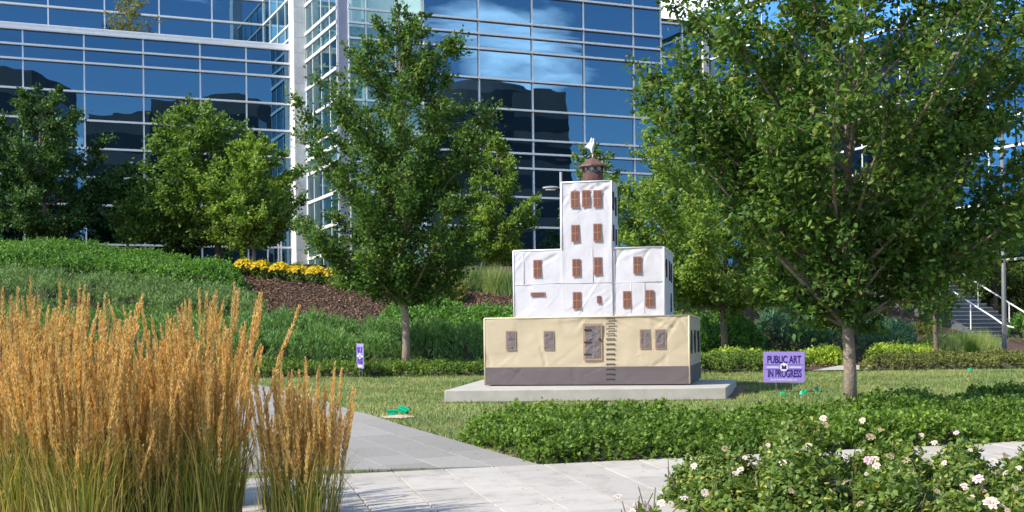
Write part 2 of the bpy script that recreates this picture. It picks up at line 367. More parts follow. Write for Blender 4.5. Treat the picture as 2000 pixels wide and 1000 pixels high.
mr = nt.nodes.new('ShaderNodeMapRange'); mr.inputs['To Min'].default_value = 0.08; mr.inputs['To Max'].default_value = 0.42; nt.links.new(lw.outputs['Fresnel'], mr.inputs[0])
ms = nt.nodes.new('ShaderNodeMixShader'); nt.links.new(mr.outputs[0], ms.inputs[0]); nt.links.new(tr.outputs[0], ms.inputs[1]); nt.links.new(gl.outputs[0], ms.inputs[2])
nt.links.new(ms.outputs[0], nt.nodes['Material Output'].inputs['Surface']); M_clear = m
M_core = mat('dark interior', [(0.02, 0.022, 0.025)], 2, 0.9)
M_inner = mat('office interior paint', [(0.55, 0.56, 0.55)], 1, 0.8)
M_stone = mat('white limestone', [(0.68, 0.665, 0.64), (0.78, 0.77, 0.75)], 3, 0.7, bumps=(80, 0.08, 0.003))
M_strip = mat('grey metal panel', [(0.33, 0.32, 0.40)], 2, 0.45, metal=0.3)

BO = Vector((-6.4, 48.0, 0.0)); BZ = 3.3
bld = thing('office_building', 'long blue mirror glass office building with white stone pier behind the trees', 'building', BO, R(23.5))
def wpane(a, b, m, axis):
    rx = RS.normal(0, 0.0007); ry = RS.normal(0, 0.0012)
    return block('pane', a, b, m, bld, (rx if axis == 'x' else 0, 0 if axis == 'x' else rx, ry))
def facade(axis, fix, cuts, rows, m, msp, out, mul=0.055, tr_d=0.16, tr_h=0.075, skip=(), md=0.08):
    """axis 'x': wall along x at y=fix, outside towards -y; axis 'y': wall along y at x=fix, outside towards out (-1 is -x)"""
    for i in range(len(cuts) - 1):
        for j in range(len(rows) - 1):
            if (i, j) in skip: continue
            mm = msp if rows[j + 1] - rows[j] < 0.75 else m
            a0, a1 = cuts[i] + 0.02, cuts[i + 1] - 0.02; z0, z1 = rows[j] + 0.02, rows[j + 1] - 0.02
            if axis == 'x': wpane((a0, fix - 0.012, z0), (a1, fix + 0.012, z1), mm, 'x')
            else: wpane((fix - 0.012, a0, z0), (fix + 0.012, a1, z1), mm, 'y')
    for c in cuts:
        if axis == 'x': block('mullion', (c - mul / 2, fix - md, rows[0]), (c + mul / 2, fix + 0.06, rows[-1]), M_alu, bld)
        else: block('mullion', (fix - md, c - mul / 2, rows[0]), (fix + 0.06, c + mul / 2, rows[-1]), M_alu, bld)
    for z in rows:
        if axis == 'x': block('transom', (cuts[0] - 0.03, fix - tr_d, z - tr_h / 2), (cuts[-1] + 0.03, fix + 0.05, z + tr_h / 2), M_alu, bld)
        else: block('transom', (fix - tr_d, cuts[0] - 0.03, z - tr_h / 2), (fix + 0.05, cuts[-1] + 0.03, z + tr_h / 2), M_alu, bld)
rows_c = [BZ, 4.2, 5.27, 6.46, 7.61, 8.2, 8.74, 9.92, 11.09, 12.24, 12.83, 13.36, 14.52, 15.68]
facade('x', 0.0, [3.39, 5.69, 7.99, 10.29, 12.59, 13.9], rows_c, M_glass, M_gsp, -1)
facade('x', 0.0, [0.42, 1.09, 2.24, 3.36], rows_c, M_clear, M_clear, -1, mul=0.04, tr_d=0.10)
facade('y', 0.0, [0.08, 1.05, 2.3, 3.6, 4.62], rows_c, M_clear, M_clear, -1, mul=0.06, tr_d=0.06, tr_h=0.12, md=0.02)
MB().box((0.03, -0.03, BZ), (0.40, 0.02, 15.7)).build('corner_panel', M_strip, bld)
# atrium behind the clear glass: floors, back wall, rail posts
for k, z in enumerate((3.32, 7.75, 12.4)): block('floor_slab', (0.1, 0.12, z), (6.0, 5.0, z + 0.32), M_inner, bld)
block('back_wall', (3.9, 0.3, BZ), (4.1, 5.2, 16), M_inner, bld); block('side_wall', (0.2, 5.1, BZ), (4.4, 5.25, 16), M_inner, bld)
for yy in (1.4, 3.4): MB().tube([(1.5, yy, BZ), (1.5, yy, 16)], 0.14, 12).build('interior_column', M_inner, bld, True)
MB().box((4.2, 0.12, BZ), (13.85, 14, 15.9)).build('core', M_core, bld)
# stone pier built of courses
zc = BZ
pier = MB().box((-0.49, 4.68, BZ), (-0.07, 5.45, 18.0)).build('pier', M_stone, bld)
k = 0
while zc < 17.5:
    h = 0.62
    block('stone_panel', (-0.515, 4.655, zc + 0.004), (-0.045, 5.475, zc + h - 0.006), M_stone, bld); zc += h; k += 1
# left wing
rows_l = [BZ - 0.2, 4.7, 6.23, 7.31, 8.42, 9.5, 10.6, 11.72, 12.27, 12.86]
cuts_l = [-15.2, -13.0, -10.8, -8.58, -6.36, -4.15, -2.3, -0.52]
facade('x', 5.5, cuts_l, rows_l, M_glass, M_gsp, -1)
MB().box((-15.3, 5.36, 12.87), (-0.5, 5.9, 13.08)).build('parapet', M_white, bld, bevel=0.02)
MB().box((-15.3, 5.7, 12.6), (-0.3, 11.2, 12.86)).build('roof_terrace', M_concrete, bld)
MB().box((-15.3, 5.62, BZ - 0.3), (-0.05, 16, 12.58)).build('core', M_core, bld)
rows_u = [12.9, 13.5, 14.1, 15.2, 16.3]
facade('x', 11.2, [-16.5, -14.1, -11.8, -9.5, -7.2, -4.9, -2.6, -0.3], rows_u, M_glass, M_gsp, -1)
facade('y', -0.28, [5.55, 7.0, 8.4, 9.8, 11.1], rows_u, M_clear, M_clear, -1, tr_d=0.05, md=0.02)
MB().box((-16.5, 11.35, 12.6), (0.0, 18, 16.6)).build('core', M_core, bld); block('back_wall', (1.2, 5.6, 12.6), (1.4, 11.2, 16.5), M_inner, bld)
for z in (12.95, 15.3): block('floor_slab', (-0.1, 5.6, z), (1.2, 11.2, z + 0.25), M_inner, bld)
# ground floor entrance doors by the pier
for x0 in (-1.55, -1.0): MB().box((x0, 5.36, BZ), (x0 + 0.06, 5.42, 5.5)).box((x0 + 0.44, 5.36, BZ), (x0 + 0.5, 5.42, 5.5)).box((x0, 5.36, 5.44), (x0 + 0.5, 5.42, 5.5)).build('door_frame', M_alu, bld)
# recess and right wing
facade('x', 9.0, [13.9, 15.6, 17.2, 18.8, 20.4, 21.85], [BZ, 4.2, 5.6, 7.6, 8.7, 10.2, 12.2, 13.3, 14.8, 16.5], M_glass, M_gsp, -1)
MB().box((13.9, 9.15, BZ), (23, 15, 16.8)).build('core', M_core, bld)
MB().box((13.7, 0.15, BZ), (13.9, 9.0, 15.9)).build('end_wall', M_strip, bld)
M_sky2 = glassmat('pale mirror glass', (0.34, 0.62, 0.9), (0.01, 0.02, 0.03), 0.93)
facade('y', 21.9, [-12.6, -10.2, -7.8, -5.4, -3.0, -0.6, 1.8, 4.2, 6.6, 9.0], [BZ + 0.2, 5.6, 7.6, 8.7, 10.2, 12.2, 13.3, 14.8, 16.5], M_sky2, M_sky2, -1, tr_h=0.09, md=0.03, tr_d=0.08)
MB().box((22.0, -12.6, BZ), (30, 9, 16.9)).build('core', M_core, bld)
MB().box((21.7, -13.1, BZ), (22.3, -12.65, 17)).build('pier', M_stone, bld)
MB().box((21.5, 8.75, BZ), (21.85, 9.0, 17)).build('pier', M_stone, bld)
tag(MB().box((-19, -1.8, BZ - 1.2), (32, 20, BZ - 0.01)).build('terrace', M_concrete, None, loc=BO, rot=(0, 0, R(23.5))), kind='structure')

# towers across the street: they stand behind the camera and are seen mirrored in the glass
M_tower = mat('brown grey cladding', [(0.10, 0.095, 0.09), (0.15, 0.14, 0.13)], 0.3, 0.8)
M_twin = mat('dark window band', [(0.02, 0.025, 0.03)], 0.5, 0.25)
def tower(loc, rz, w, d, h, label, floors):
    t = thing('office_tower', label, 'building', loc, rz, 'towers across the street')
    if 'round' in label and 'beside' not in label:
        MB().lathe([(w / 2, 0), (w / 2, h - 2), (w / 2 * 0.9, h - 1), (w / 4, h), (0, h + 0.2)], 32).build('body', M_tower, t)
        for i in range(floors):
            z = 2 + i * (h - 4) / floors; MB().lathe([(w / 2 + 0.05, z), (w / 2 + 0.05, z + (h - 3) / floors * 0.55)], 32).build('window_band', M_twin, t)
        return t
    MB().box((-w / 2, -d / 2, 0), (w / 2, d / 2, h)).box((-w / 4, -d / 4, h), (w / 4, d / 4, h + 0.8)).build('body', M_tower, t)
    for i in range(floors):
        z = 2 + i * (h - 3) / floors
        block('window_band', (-w / 2 - 0.06, -d / 2 - 0.06, z), (w / 2 + 0.06, d / 2 + 0.06, z + (h - 3) / floors * 0.55), M_twin, t)
    return t
def mirror_at(px, dist, y_plane):
    """place on the ground whose reflection in the facade plane shows at column px, dist metres beyond it"""
    a, _ = unroll(px, 300); d = Vector((a, 1, 0)); n = Vector((SA, -CA, 0)); o = BO + Vector((-SA, CA, 0)) * y_plane
    t = (o.dot(n)) / d.dot(n); hit = d * t; r = d - 2 * d.dot(n) * n; return hit + r * dist
for px, dist, yp, w, h, lab in ((940, 120, 0, 16, 35, 'dark round-shouldered tower mirrored in the middle of the glass front'), (1055, 95, 0, 6, 28, 'narrow dark tower mirrored beside the round-shouldered one'),
                           (425, 110, 5.5, 13, 31, 'broad dark block mirrored in the glass wing left of the pier'), (30, 115, 5.5, 11, 35, 'tall dark tower mirrored at the left end of the glass wing'),
                           (265, 100, 5.5, 7, 27, 'slim dark block mirrored between the tall tower and the broad block')):
    p = mirror_at(px, dist, yp); tower((p.x, p.y, -0.62), R(47) , w, 14, h, lab, 8)

# ------------------------------------------------------------------ stairs and hand rails
M_step = mat('dark granite step', [(0.085, 0.09, 0.10), (0.12, 0.125, 0.135)], 6, 0.7); M_stepl = mat('pale granite and sunlit steps', [(0.36, 0.35, 0.33), (0.45, 0.44, 0.42)], 6, 0.8)
SL = at(1962, 690, 40.2); SL = Vector((SL.x, SL.y, 0)); sz0 = at(1962, 690, 40.2).z - 0.1
st = thing('staircase', 'dark granite outdoor staircase climbing the planted bank', 'stairs', (SL.x, SL.y, sz0), R(23.5))
NST = 21
for k in range(NST):
    mm = M_stepl if k < 4 else M_step  # lowest steps paler: the sunlight on them is put into the colour
    o = MB().box((0, 0.27 * k, -0.3 + 0.135 * k), (2.4, 0.27 * k + 0.55, 0.135 * (k + 1))).build('step', mm, st, bevel=0.012)
    MB().box((0.0, 0.27 * k - 0.008, 0.135 * (k + 1) - 0.03), (2.4, 0.27 * k + 0.02, 0.135 * (k + 1) + 0.003)).build('nosing', M_stepl, o)
MB().box((-0.28, -0.15, -0.4), (-0.02, 0.5, 0.32)).build('end_block', M_stepl, st)
MB().add([(-0.22, 0.5, -0.4), (-0.02, 0.5, -0.4), (-0.02, 5.6, -0.4), (-0.22, 5.6, -0.4), (-0.22, 0.5, 0.36), (-0.02, 0.5, 0.36), (-0.02, 5.6, 2.95), (-0.22, 5.6, 2.95)], [(0, 3, 2, 1), (4, 5, 6, 7), (0, 1, 5, 4), (1, 2, 6, 5), (2, 3, 7, 6), (3, 0, 4, 7)]).build('side_wall', M_step, st)
for nm, xo, lab in (('left', 0.1, 'white metal hand rail on the near side of the stairs'), ('right', 1.75, 'white metal hand rail on the far side of the stairs')):
    h = thing('hand_rail', lab, 'hand rail', (SL.x, SL.y, sz0), R(23.5), 'stair hand rails')
    f = lambda y: 0.135 + max(0, y) * 0.5
    MB().tube([(xo, -0.3, 0.9), (xo, 0.1, 0.98)] + [(xo, y, f(y) + 0.82) for y in (0.5, 2, 4, 5.6)] + [(xo, 6.2, f(5.6) + 0.82)], 0.028, 8).build('rail', M_white, h, True)
    for y in (0.15, 1.55, 2.95, 4.3, 5.5): MB().tube([(xo, y, f(y) - 0.05), (xo, y, f(y) + 0.82)], 0.02, 6).build('post', M_white, h)

# ------------------------------------------------------------------ concrete pad and the model house sculpture
PADZ = 0.176
pc = [gpt(865, 764), gpt(1420, 781)]
ang = R(-11.8)
P0 = Vector((-0.41, 19.08, PADZ)); ex = Vector((math.cos(ang), math.sin(ang), 0)); ey = Vector((-math.sin(ang), math.cos(ang), 0))
def front(px, py, yoff=0.0):
    """point on the sculpture's front plane set back by yoff, in its own frame"""
    a, b = unroll(px, py); d = Vector((a, 1, -b)); o = P0 + ey * yoff; t = ((o - Vector((0, 0, CAMZ))).dot(ey)) / d.dot(ey)
    p = Vector((0, 0, CAMZ)) + d * t - P0; return p.dot(ex), p.z
pad = MB()
def on_pad(px, py):
    a, b = unroll(px, py); t = (CAMZ - PADZ) / b; p = Vector((a * t, t, 0)) - Vector((P0.x, P0.y, 0)); return (p.dot(ex), p.dot(ey))
pa4 = [on_pad(868, 762), on_pad(1418, 756), on_pad(1438, 741), (-0.75, 3.2)]
pad.add([(x, y, -0.30) for x, y in pa4] + [(x, y, 0) for x, y in pa4], [(0, 3, 2, 1), (4, 5, 6, 7), (0, 1, 5, 4), (1, 2, 6, 5), (2, 3, 7, 6), (3, 0, 4, 7)])
po = pad.build('concrete_pad', M_concrete, None, bevel=0.012, loc=P0 + Vector((0, 0, -0.004)), rot=(0, 0, ang)); tag(po, 'pale grey concrete slab under the wrapped model house', 'concrete pad')

sc = thing('model_house', 'fabric wrapped model house in white and beige standing on the concrete slab', 'sculpture', P0, ang)
def fabric(name, col, wr=0.8):
    m, nt, b = nodes(name); c = ramp(nt, noise(nt, 3, 4), [(0.3, tuple(x * 0.96 for x in col)), (0.7, col)]); nt.links.new(c, b.inputs['Base Color']); b.inputs['Roughness'].default_value = wr
    b.inputs['Specular IOR Level'].default_value = 0.2
    n1 = nt.nodes.new('ShaderNodeBump'); n1.inputs['Strength'].default_value = 0.25; n1.inputs['Distance'].default_value = 0.03; nt.links.new(noise(nt, 5, 4, 0.6, dist=1.2), n1.inputs['Height']); nt.links.new(n1.outputs[0], b.inputs['Normal']); return m
F_white = fabric('white tarpaulin', (0.565, 0.555, 0.615), 0.5); F_beige = fabric('beige canvas', (0.47, 0.395, 0.285)); F_grey = fabric('grey brown canvas', (0.125, 0.105, 0.112))
F_sideb = fabric('pale beige canvas', (0.60, 0.51, 0.37))
def cloth_box(name, a, b, m, folds, seed, amp=0.012, skew=0.0, parent=sc, n=(70, 34)):
    """box skin of stretched cloth: every side is a fine grid pushed in and out by folds"""
    rng = np.random.default_rng(seed); (x0, y0, z0), (x1, y1, z1) = a, b; V = []; Q = []; off = 0
    def side(o, du, dv, nrm, nu, nv):
        nonlocal off
        u, w = np.meshgrid(np.linspace(0, 1, nu), np.linspace(0, 1, nv)); Lu = np.linalg.norm(du); Lv = np.linalg.norm(dv)
        s, t = u * Lu, w * Lv; d = np.zeros_like(s)
        for _ in range(folds):
            cx, cyy = rng.random() * Lu, (rng.choice([0, 1, 1]) * 0.85 + 0.15 * rng.random()) * Lv; th = rng.uniform(0.3, 1.1) * rng.choice([-1, 1, 1]) + (0 if rng.random() < 0.7 else 1.2)
            c_, s_ = math.cos(th), math.sin(th); al = (s - cx) * c_ + (t - cyy) * s_; ac = -(s - cx) * s_ + (t - cyy) * c_
            ln = rng.uniform(0.15, 0.45); wd = rng.uniform(0.012, 0.035); d += rng.uniform(-1, 1) * amp * np.exp(-(al / ln) ** 2) * np.exp(-(ac / wd) ** 2) * 1.2
        d += (vnoise(s, t, 3.0, seed) - 0.5) * amp * 1.3 + (vnoise(s, t, 8.0, seed + 5) - 0.5) * amp * 0.5
        ed_ = np.minimum(np.minimum(u, 1 - u) * Lu, np.minimum(w, 1 - w) * Lv); d = np.minimum(d * np.clip(ed_ / 0.05, 0, 1), 0.005)
        P = np.array(o) + u[..., None] * du + w[..., None] * dv + d[..., None] * np.array(nrm)
        V.append(P.reshape(-1, 3)); i = np.arange(nv - 1)[:, None] * nu + np.arange(nu - 1)[None]; Q.append(np.stack([i, i + 1, i + nu + 1, i + nu], -1).reshape(-1, 4) + off); off += nu * nv
    dx, dy, dz = np.array([x1 - x0, 0, 0]), np.array([0, y1 - y0, 0]), np.array([0, 0, z1 - z0])
    side((x0, y0, z0), dx, dz, (0, -1, 0), *n); side((x1, y0, z0), dy, dz, (1, 0, 0), n[0] // 2, n[1]); side((x0, y1, z0), -dy, dz, (-1, 0, 0), n[0] // 2, n[1])
    side((x1, y1, z0), -dx, dz, (0, 1, 0), 8, 8); side((x0, y0, z1), dx, dy, (0, 0, 1), 12, 12)
    V = np.vstack(V); Q = np.vstack(Q); return link(name, raw_mesh(name, V, Q.ravel(), np.full(len(Q), 4), m, True), parent)
bx1 = front(1347, 751)[0]; bz1 = front(1150, 619)[1]; bandz = front(1150, 718)[1]
BD = 2.62
body = cloth_box('lower_storey', (0, 0, bandz), (bx1, BD, bz1), F_beige, 30, 4, 0.02, n=(110, 44))
cloth_box('base_band', (-0.006, -0.006, 0.012), (bx1 + 0.006, BD + 0.006, bandz + 0.012), F_grey, 16, 8, 0.012, n=(100, 20))
WY = 0.10
mx0, mx1 = front(1003, 560, WY)[0], front(1297, 560, WY)[0]; mz = front(1150, 486, WY)[1]; tx0, tx1 = front(1097, 420, WY)[0], front(1194.5, 420, WY)[0]; tz1 = front(1145, 355, WY)[1]
cloth_box('middle_storey', (mx0, WY + 0.012, bz1 - 0.02), (mx1, WY + 1.62, mz), F_white, 46, 12, 0.014, n=(120, 56))
cloth_box('tower', (tx0, WY - 0.012, bz1 - 0.02), (tx1, WY + 0.72, tz1), F_white, 36, 15, 0.012, n=(48, 100))
# seams, hems and ropes
hem = mat('white hem', [(0.80, 0.79, 0.82)], 8, 0.6); hemb = mat('beige hem', [(0.62, 0.53, 0.37)], 8, 0.7); seamc = mat('seam thread', [(0.55, 0.54, 0.58)], 8, 0.7)  # seamc: plain grey thread, darker than the white hems
def bar(name, p, q, r, m, parent=sc, n=6): return MB().tube([p, q], r, n).build(name, m, parent, True)
for a, b_, m in (((0, 0, bz1), (bx1, 0, bz1), hemb), ((bx1, 0, bz1), (bx1, BD, bz1), hemb), ((bx1, 0, 0.02), (bx1, 0, bz1), hemb), ((0, 0, 0.02), (0, 0, bz1), hemb),
                 ((mx0, WY + .012, mz), (mx1, WY + .012, mz), hem), ((mx1, WY + .012, mz), (mx1, WY + 1.62, mz), hem), ((mx1, WY + .012, bz1), (mx1, WY + .012, mz), hem), ((mx0, WY + .012, bz1), (mx0, WY + .012, mz), hem),
                 ((tx0, WY - .012, tz1), (tx1, WY - .012, tz1), hem), ((tx1, WY - .012, tz1), (tx1, WY + .72, tz1), hem), ((tx0, WY - .012, mz), (tx0, WY - .012, tz1), hem), ((tx1, WY - .012, mz), (tx1, WY - .012, tz1), hem)):
    bar('hem', a, b_, 0.012, m)
for (a, b_) in (((1003, 557), (1097, 553)), ((1199, 552), (1296, 549)), ((1097, 553), (1197, 552))):
    p, q = front(*a, WY), front(*b_, WY); y = WY + (0.008 if a[0] != 1097 else -0.016); bar('seam', (p[0], y, p[1]), (q[0], y, q[1]), 0.004, seamc)
for (a, b_) in (((1098, 490), (1100, 612)), ((1199, 486), (1201, 612)), ((1157, 487), (1159, 552)), ((1232, 552), (1233, 612)), ((1258, 552), (1259, 612)), ((1022, 494), (1023, 556))):
    p, q = front(*a, WY), front(*b_, WY); y = WY + (0.006 if a[0] not in (1157,) else -0.016); bar('seam', (p[0], y, p[1]), (q[0], y, q[1]), 0.004, seamc)
# windows sewn on as flaps
W_fr = mat('rust brown canvas trim', [(0.26, 0.12, 0.08)], 12, 0.8); W_pn = mat('dark red brown canvas', [(0.13, 0.05, 0.042), (0.17, 0.07, 0.055)], 20, 0.8); W_bar = mat('tan stitched bar', [(0.40, 0.22, 0.12)], 12, 0.8)
D_fr = mat('tan canvas trim', [(0.30, 0.19, 0.125)], 12, 0.8); D_pn = mat('grey wood print canvas', [(0.115, 0.095, 0.105), (0.17, 0.145, 0.15)], 25, 0.85, bumps=(14, 0.8, 0.05))
def window(cx, cyp, w, h, yoff, parent=sc, grid=True, mats=(W_fr, W_pn), name='window', lift=0.009):
    x, z = front(cx, cyp, yoff); x2, _ = front(cx + w / 2, cyp, yoff); x1, _ = front(cx - w / 2, cyp, yoff); ww = (x2 - x1) / 2; hh = h / 2 * (x2 - x1) / w
    y = yoff - 0.0125; L = lift
    mb = MB(); n = 7
    vs = []
    for i in range(n):
        t = i / (n - 1); yy = y - L * t ** 2.2; zz_ = z + hh - 2 * hh * t
        vs += [(x - ww, yy, zz_), (x + ww, yy, zz_)]
    fs = [(2 * i, 2 * i + 2, 2 * i + 3, 2 * i + 1) for i in range(n - 1)]
    vb = [(a, b + 0.006, c) for a, b, c in vs]; m0 = len(vs)
    mb.add(vs + vb, fs + [tuple(m0 + k for k in f[::-1]) for f in fs] + [(0, 1, m0 + 1, m0), (2 * n - 2, m0 + 2 * n - 2, m0 + 2 * n - 1, 2 * n - 1)] + [(2 * i, m0 + 2 * i, m0 + 2 * i + 2, 2 * i + 2) for i in range(n - 1)] + [(2 * i + 1, 2 * i + 3, m0 + 2 * i + 3, m0 + 2 * i + 1) for i in range(n - 1)])
    o = mb.build(name, mats[0], parent)
    def strip(nm, u0, u1, t0, t1, m, d):
        k = 6; vv = []
        for i in range(k):
            t = t0 + (t1 - t0) * i / (k - 1); yy = y - L * t ** 2.2 - d; zz_ = z + hh - 2 * hh * t
            vv += [(x - ww + 2 * ww * u0, yy, zz_), (x - ww + 2 * ww * u1, yy, zz_)]
        vb2 = [(a, b + d * 0.8, c) for a, b, c in vv]; q = len(vv); ff = [(2 * i, 2 * i + 2, 2 * i + 3, 2 * i + 1) for i in range(k - 1)]
        MB().add(vv + vb2, ff + [tuple(q + j for j in f_[::-1]) for f_ in ff] + [(0, 1, q + 1, q), (2 * k - 2, q + 2 * k - 2, q + 2 * k - 1, 2 * k - 1)] + [(2 * i, q + 2 * i, q + 2 * i + 2, 2 * i + 2) for i in range(k - 1)] + [(2 * i + 1, 2 * i + 3, q + 2 * i + 3, q + 2 * i + 1) for i in range(k - 1)]).build(nm, m, o)
    if grid:
        for (u0, u1) in ((0.12, 0.46), (0.54, 0.88)):
            for (t0, t1) in ((0.07, 0.46), (0.52, 0.92)): strip('pane', u0, u1, t0, t1, mats[1], 0.004)
        strip('glazing_bar', 0.475, 0.525, 0.05, 0.95, W_bar, 0.006); strip('glazing_bar', 0.1, 0.9, 0.47, 0.505, W_bar, 0.005)
    else: strip('pane', 0.1, 0.9, 0.06, 0.94, mats[1], 0.004)
    return o
for cx, cyp, w, h in ((1123, 390, 16, 33), (1145, 388, 16, 33), (1167, 388, 16, 33), (1124, 456, 16, 33), (1167, 454, 16, 34), (1126, 523, 16, 34), (1168, 520, 16, 35), (1127, 587, 16, 33)):
    window(cx, cyp, w, h, WY - 0.012)
for cx, cyp, w, h in ((1050, 525, 16, 34), (1245, 518, 16, 34), (1225, 585, 16, 33), (1269, 583, 17, 33)): window(cx, cyp, w, h, WY + 0.012)
window(1051, 575, 29, 7.5, WY + 0.012, grid=False, lift=0.01); window(1170, 585, 8, 14, WY - 0.012, grid=False, lift=0.015)
for cx, cyp, w, h in ((998, 665, 20, 37), (1072, 665, 20, 37), (1260, 662, 21, 38), (1290, 662, 21, 38)): window(cx, cyp, w, h, 0.0, grid=False, mats=(D_fr, D_pn), lift=0.008)
dr = window(1158, 668, 37, 71, 0.0, grid=False, mats=(D_fr, D_pn), name='door', lift=0.01)
M_black = mat('black paint', [(0.02, 0.018, 0.018)], 10, 0.6)
for py_ in (644, 668, 692):
    p, q = front(1141, py_), front(1155, py_); MB().box((p[0], -0.032, p[1] - 0.008), (q[0], -0.014, p[1] + 0.008)).build('hinge', M_black, dr)
p = front(1172, 663); MB().box((p[0] - 0.008, -0.034, p[1] - 0.02), (p[0] + 0.008, -0.014, p[1] + 0.02)).build('latch', M_black, dr)
for k in range(13):
    yk = 622.5 + k * 9.83; p, q = front(1184.5, yk), front(1201, yk)
    MB().box((p[0], -0.015, p[1] - 0.006), (q[0], -0.006, p[1] + 0.006)).box((p[0], -0.014, p[1] - 0.016), (p[0] + 0.009, -0.006, p[1] - 0.006)).box((q[0] - 0.009, -0.014, p[1] - 0.016), (q[0], -0.006, p[1] - 0.006)).build('rung', M_black, sc)
# windows on the right-hand side
sidem = mat('dark side canvas', [(0.06, 0.05, 0.055)], 12, 0.8)
for yy in (0.35, 1.15, 2.05):
    mb = MB(); n = 16; z = 0.62
    mb.add([(bx1 + 0.024, yy, z)] + [(bx1 + 0.024, yy + 0.10 * math.cos(2 * math.pi * k / n), z + 0.17 * math.sin(2 * math.pi * k / n)) for k in range(n)] + [(bx1 + 0.005, yy + 0.11 * math.cos(2 * math.pi * k / n), z + 0.18 * math.sin(2 * math.pi * k / n)) for k in range(n)],
           [(0, 1 + k, 1 + (k + 1) % n) for k in range(n)] + [(1 + k, 1 + n + k, 1 + n + (k + 1) % n, 1 + (k + 1) % n) for k in range(n)]).build('porthole', sidem, sc)
for (yy, z0, z1) in ((0.3, 1.58, 1.85), (0.82, 1.55, 1.85), (1.15, 1.53, 1.83), (1.05, 1.08, 1.36)): MB().box((mx1 + 0.004, yy + WY, z0), (mx1 + 0.02, yy + WY + 0.09, z1)).build('window', sidem, sc)
for (yy, z0, z1) in ((0.2, 2.58, 2.85), (0.5, 2.52, 2.80), (0.2, 2.12, 2.36), (0.5, 2.08, 2.32)): MB().box((tx1 + 0.004, yy, z0), (tx1 + 0.02, yy + 0.08, z1)).build('window', sidem, sc)
# lantern on the tower
lx, ly = (tx0 + tx1) / 2 + 0.05, WY + 0.36
lz = tz1
def fz(py): return front(1150, py, ly)[1]
M_rust = mat('rust red canvas', [(0.06, 0.026, 0.022), (0.10, 0.045, 0.036)], 14, 0.75, bumps=(16, 0.8, 0.05)); M_roof = mat('rust red roof', [(0.11, 0.05, 0.04), (0.155, 0.07, 0.054)], 14, 0.6)
lan = MB().lathe([(0.0, lz - 0.02), (0.155, lz - 0.02), (0.160, lz + 0.05), (0.152, fz(338)), (0.0, fz(338))], 20, (lx, ly, 0)).build('lantern_drum', M_rust, sc, True)
MB().lathe([(0.125, fz(338)), (0.125, fz(324))], 16, (lx, ly, 0)).build('lantern_glass', mat('milky lantern sheet', [(0.35, 0.33, 0.31), (0.55, 0.52, 0.5)], 18, 0.3), sc, True)
for k in range(8):
    a0 = 2 * math.pi * k / 8; 
    for d in (1, -1):
        a1 = a0 + d * 2 * math.pi / 8
        MB().tube([(lx + 0.15 * math.cos(a0), ly + 0.15 * math.sin(a0), fz(339)), (lx + 0.152 * math.cos((a0 + a1) / 2), ly + 0.152 * math.sin((a0 + a1) / 2), (fz(339) + fz(324)) / 2), (lx + 0.15 * math.cos(a1), ly + 0.15 * math.sin(a1), fz(324))], 0.008, 5).build('lattice_bar', M_black, sc)
MB().lathe([(0.0, fz(325)), (0.16, fz(325)), (0.225, fz(327)), (0.22, fz(325) + 0.01), (0.11, fz(316)), (0.02, fz(308)), (0.0, fz(307))], 8, (lx, ly, 0)).build('lantern_roof', M_roof, sc)
MB().tube([(lx, ly, fz(308)), (lx + 0.005, ly, fz(271))], 0.008, 6).build('flag_staff', M_white, sc)
mb = MB(); pr = [(0.012, 271, 0.015), (0.0, 278, 0.035), (-0.012, 286, 0.05), (-0.012, 292, 0.03), (0.0, 300, 0.015)]
ptsf = []
for k, (x0_, pyk, wd) in enumerate(pr):
    for u in np.linspace(-1, 1, 5): ptsf.append((lx + x0_ + wd * u * (0.8 if u > 0 else 1.0) - (0.05 if (k == 2 and u < -0.6) else 0), ly - 0.02 + 0.03 * math.cos(u * 2.5 + k), fz(pyk)))
n5 = len(pr); fb = [(5 * i + j, 5 * i + j + 5, 5 * i + j + 6, 5 * i + j + 1) for i in range(n5 - 1) for j in range(4)]
fl = mb.add(ptsf, fb).build('flag', hem, sc, True); so = fl.modifiers.new('thick', 'SOLIDIFY'); so.thickness = 0.012
# ------------------------------------------------------------------ signs, flags, lids, lamp posts
M_purple = mat('lavender sign board', [(0.36, 0.27, 0.74)], 1, 0.45); M_navy = mat('navy print', [(0.035, 0.012, 0.20)], 5, 0.5); M_print = mat('white print', [(0.82, 0.80, 0.86)], 5, 0.5); M_wire = mat('steel wire', [(0.45, 0.45, 0.44)], 5, 0.4, metal=0.8)
def text(name, s, size, x, z, y, m, parent, sx=1.0, bold=0.0):
    c = bpy.data.curves.new(name, 'FONT'); c.body = s; c.size = size; c.align_x = 'CENTER'; c.align_y = 'CENTER'; c.extrude = 0.0006; c.offset = bold; c.materials.append(m)
    tmp = bpy.data.objects.new(name, c); C.objects.link(tmp); bpy.context.view_layer.update()
    me = bpy.data.meshes.new_from_object(tmp.evaluated_get(bpy.context.evaluated_depsgraph_get())); bpy.data.objects.remove(tmp)
    return link(name, me, parent, (x, y, z), (R(90), 0, 0), (sx, 1, 1))
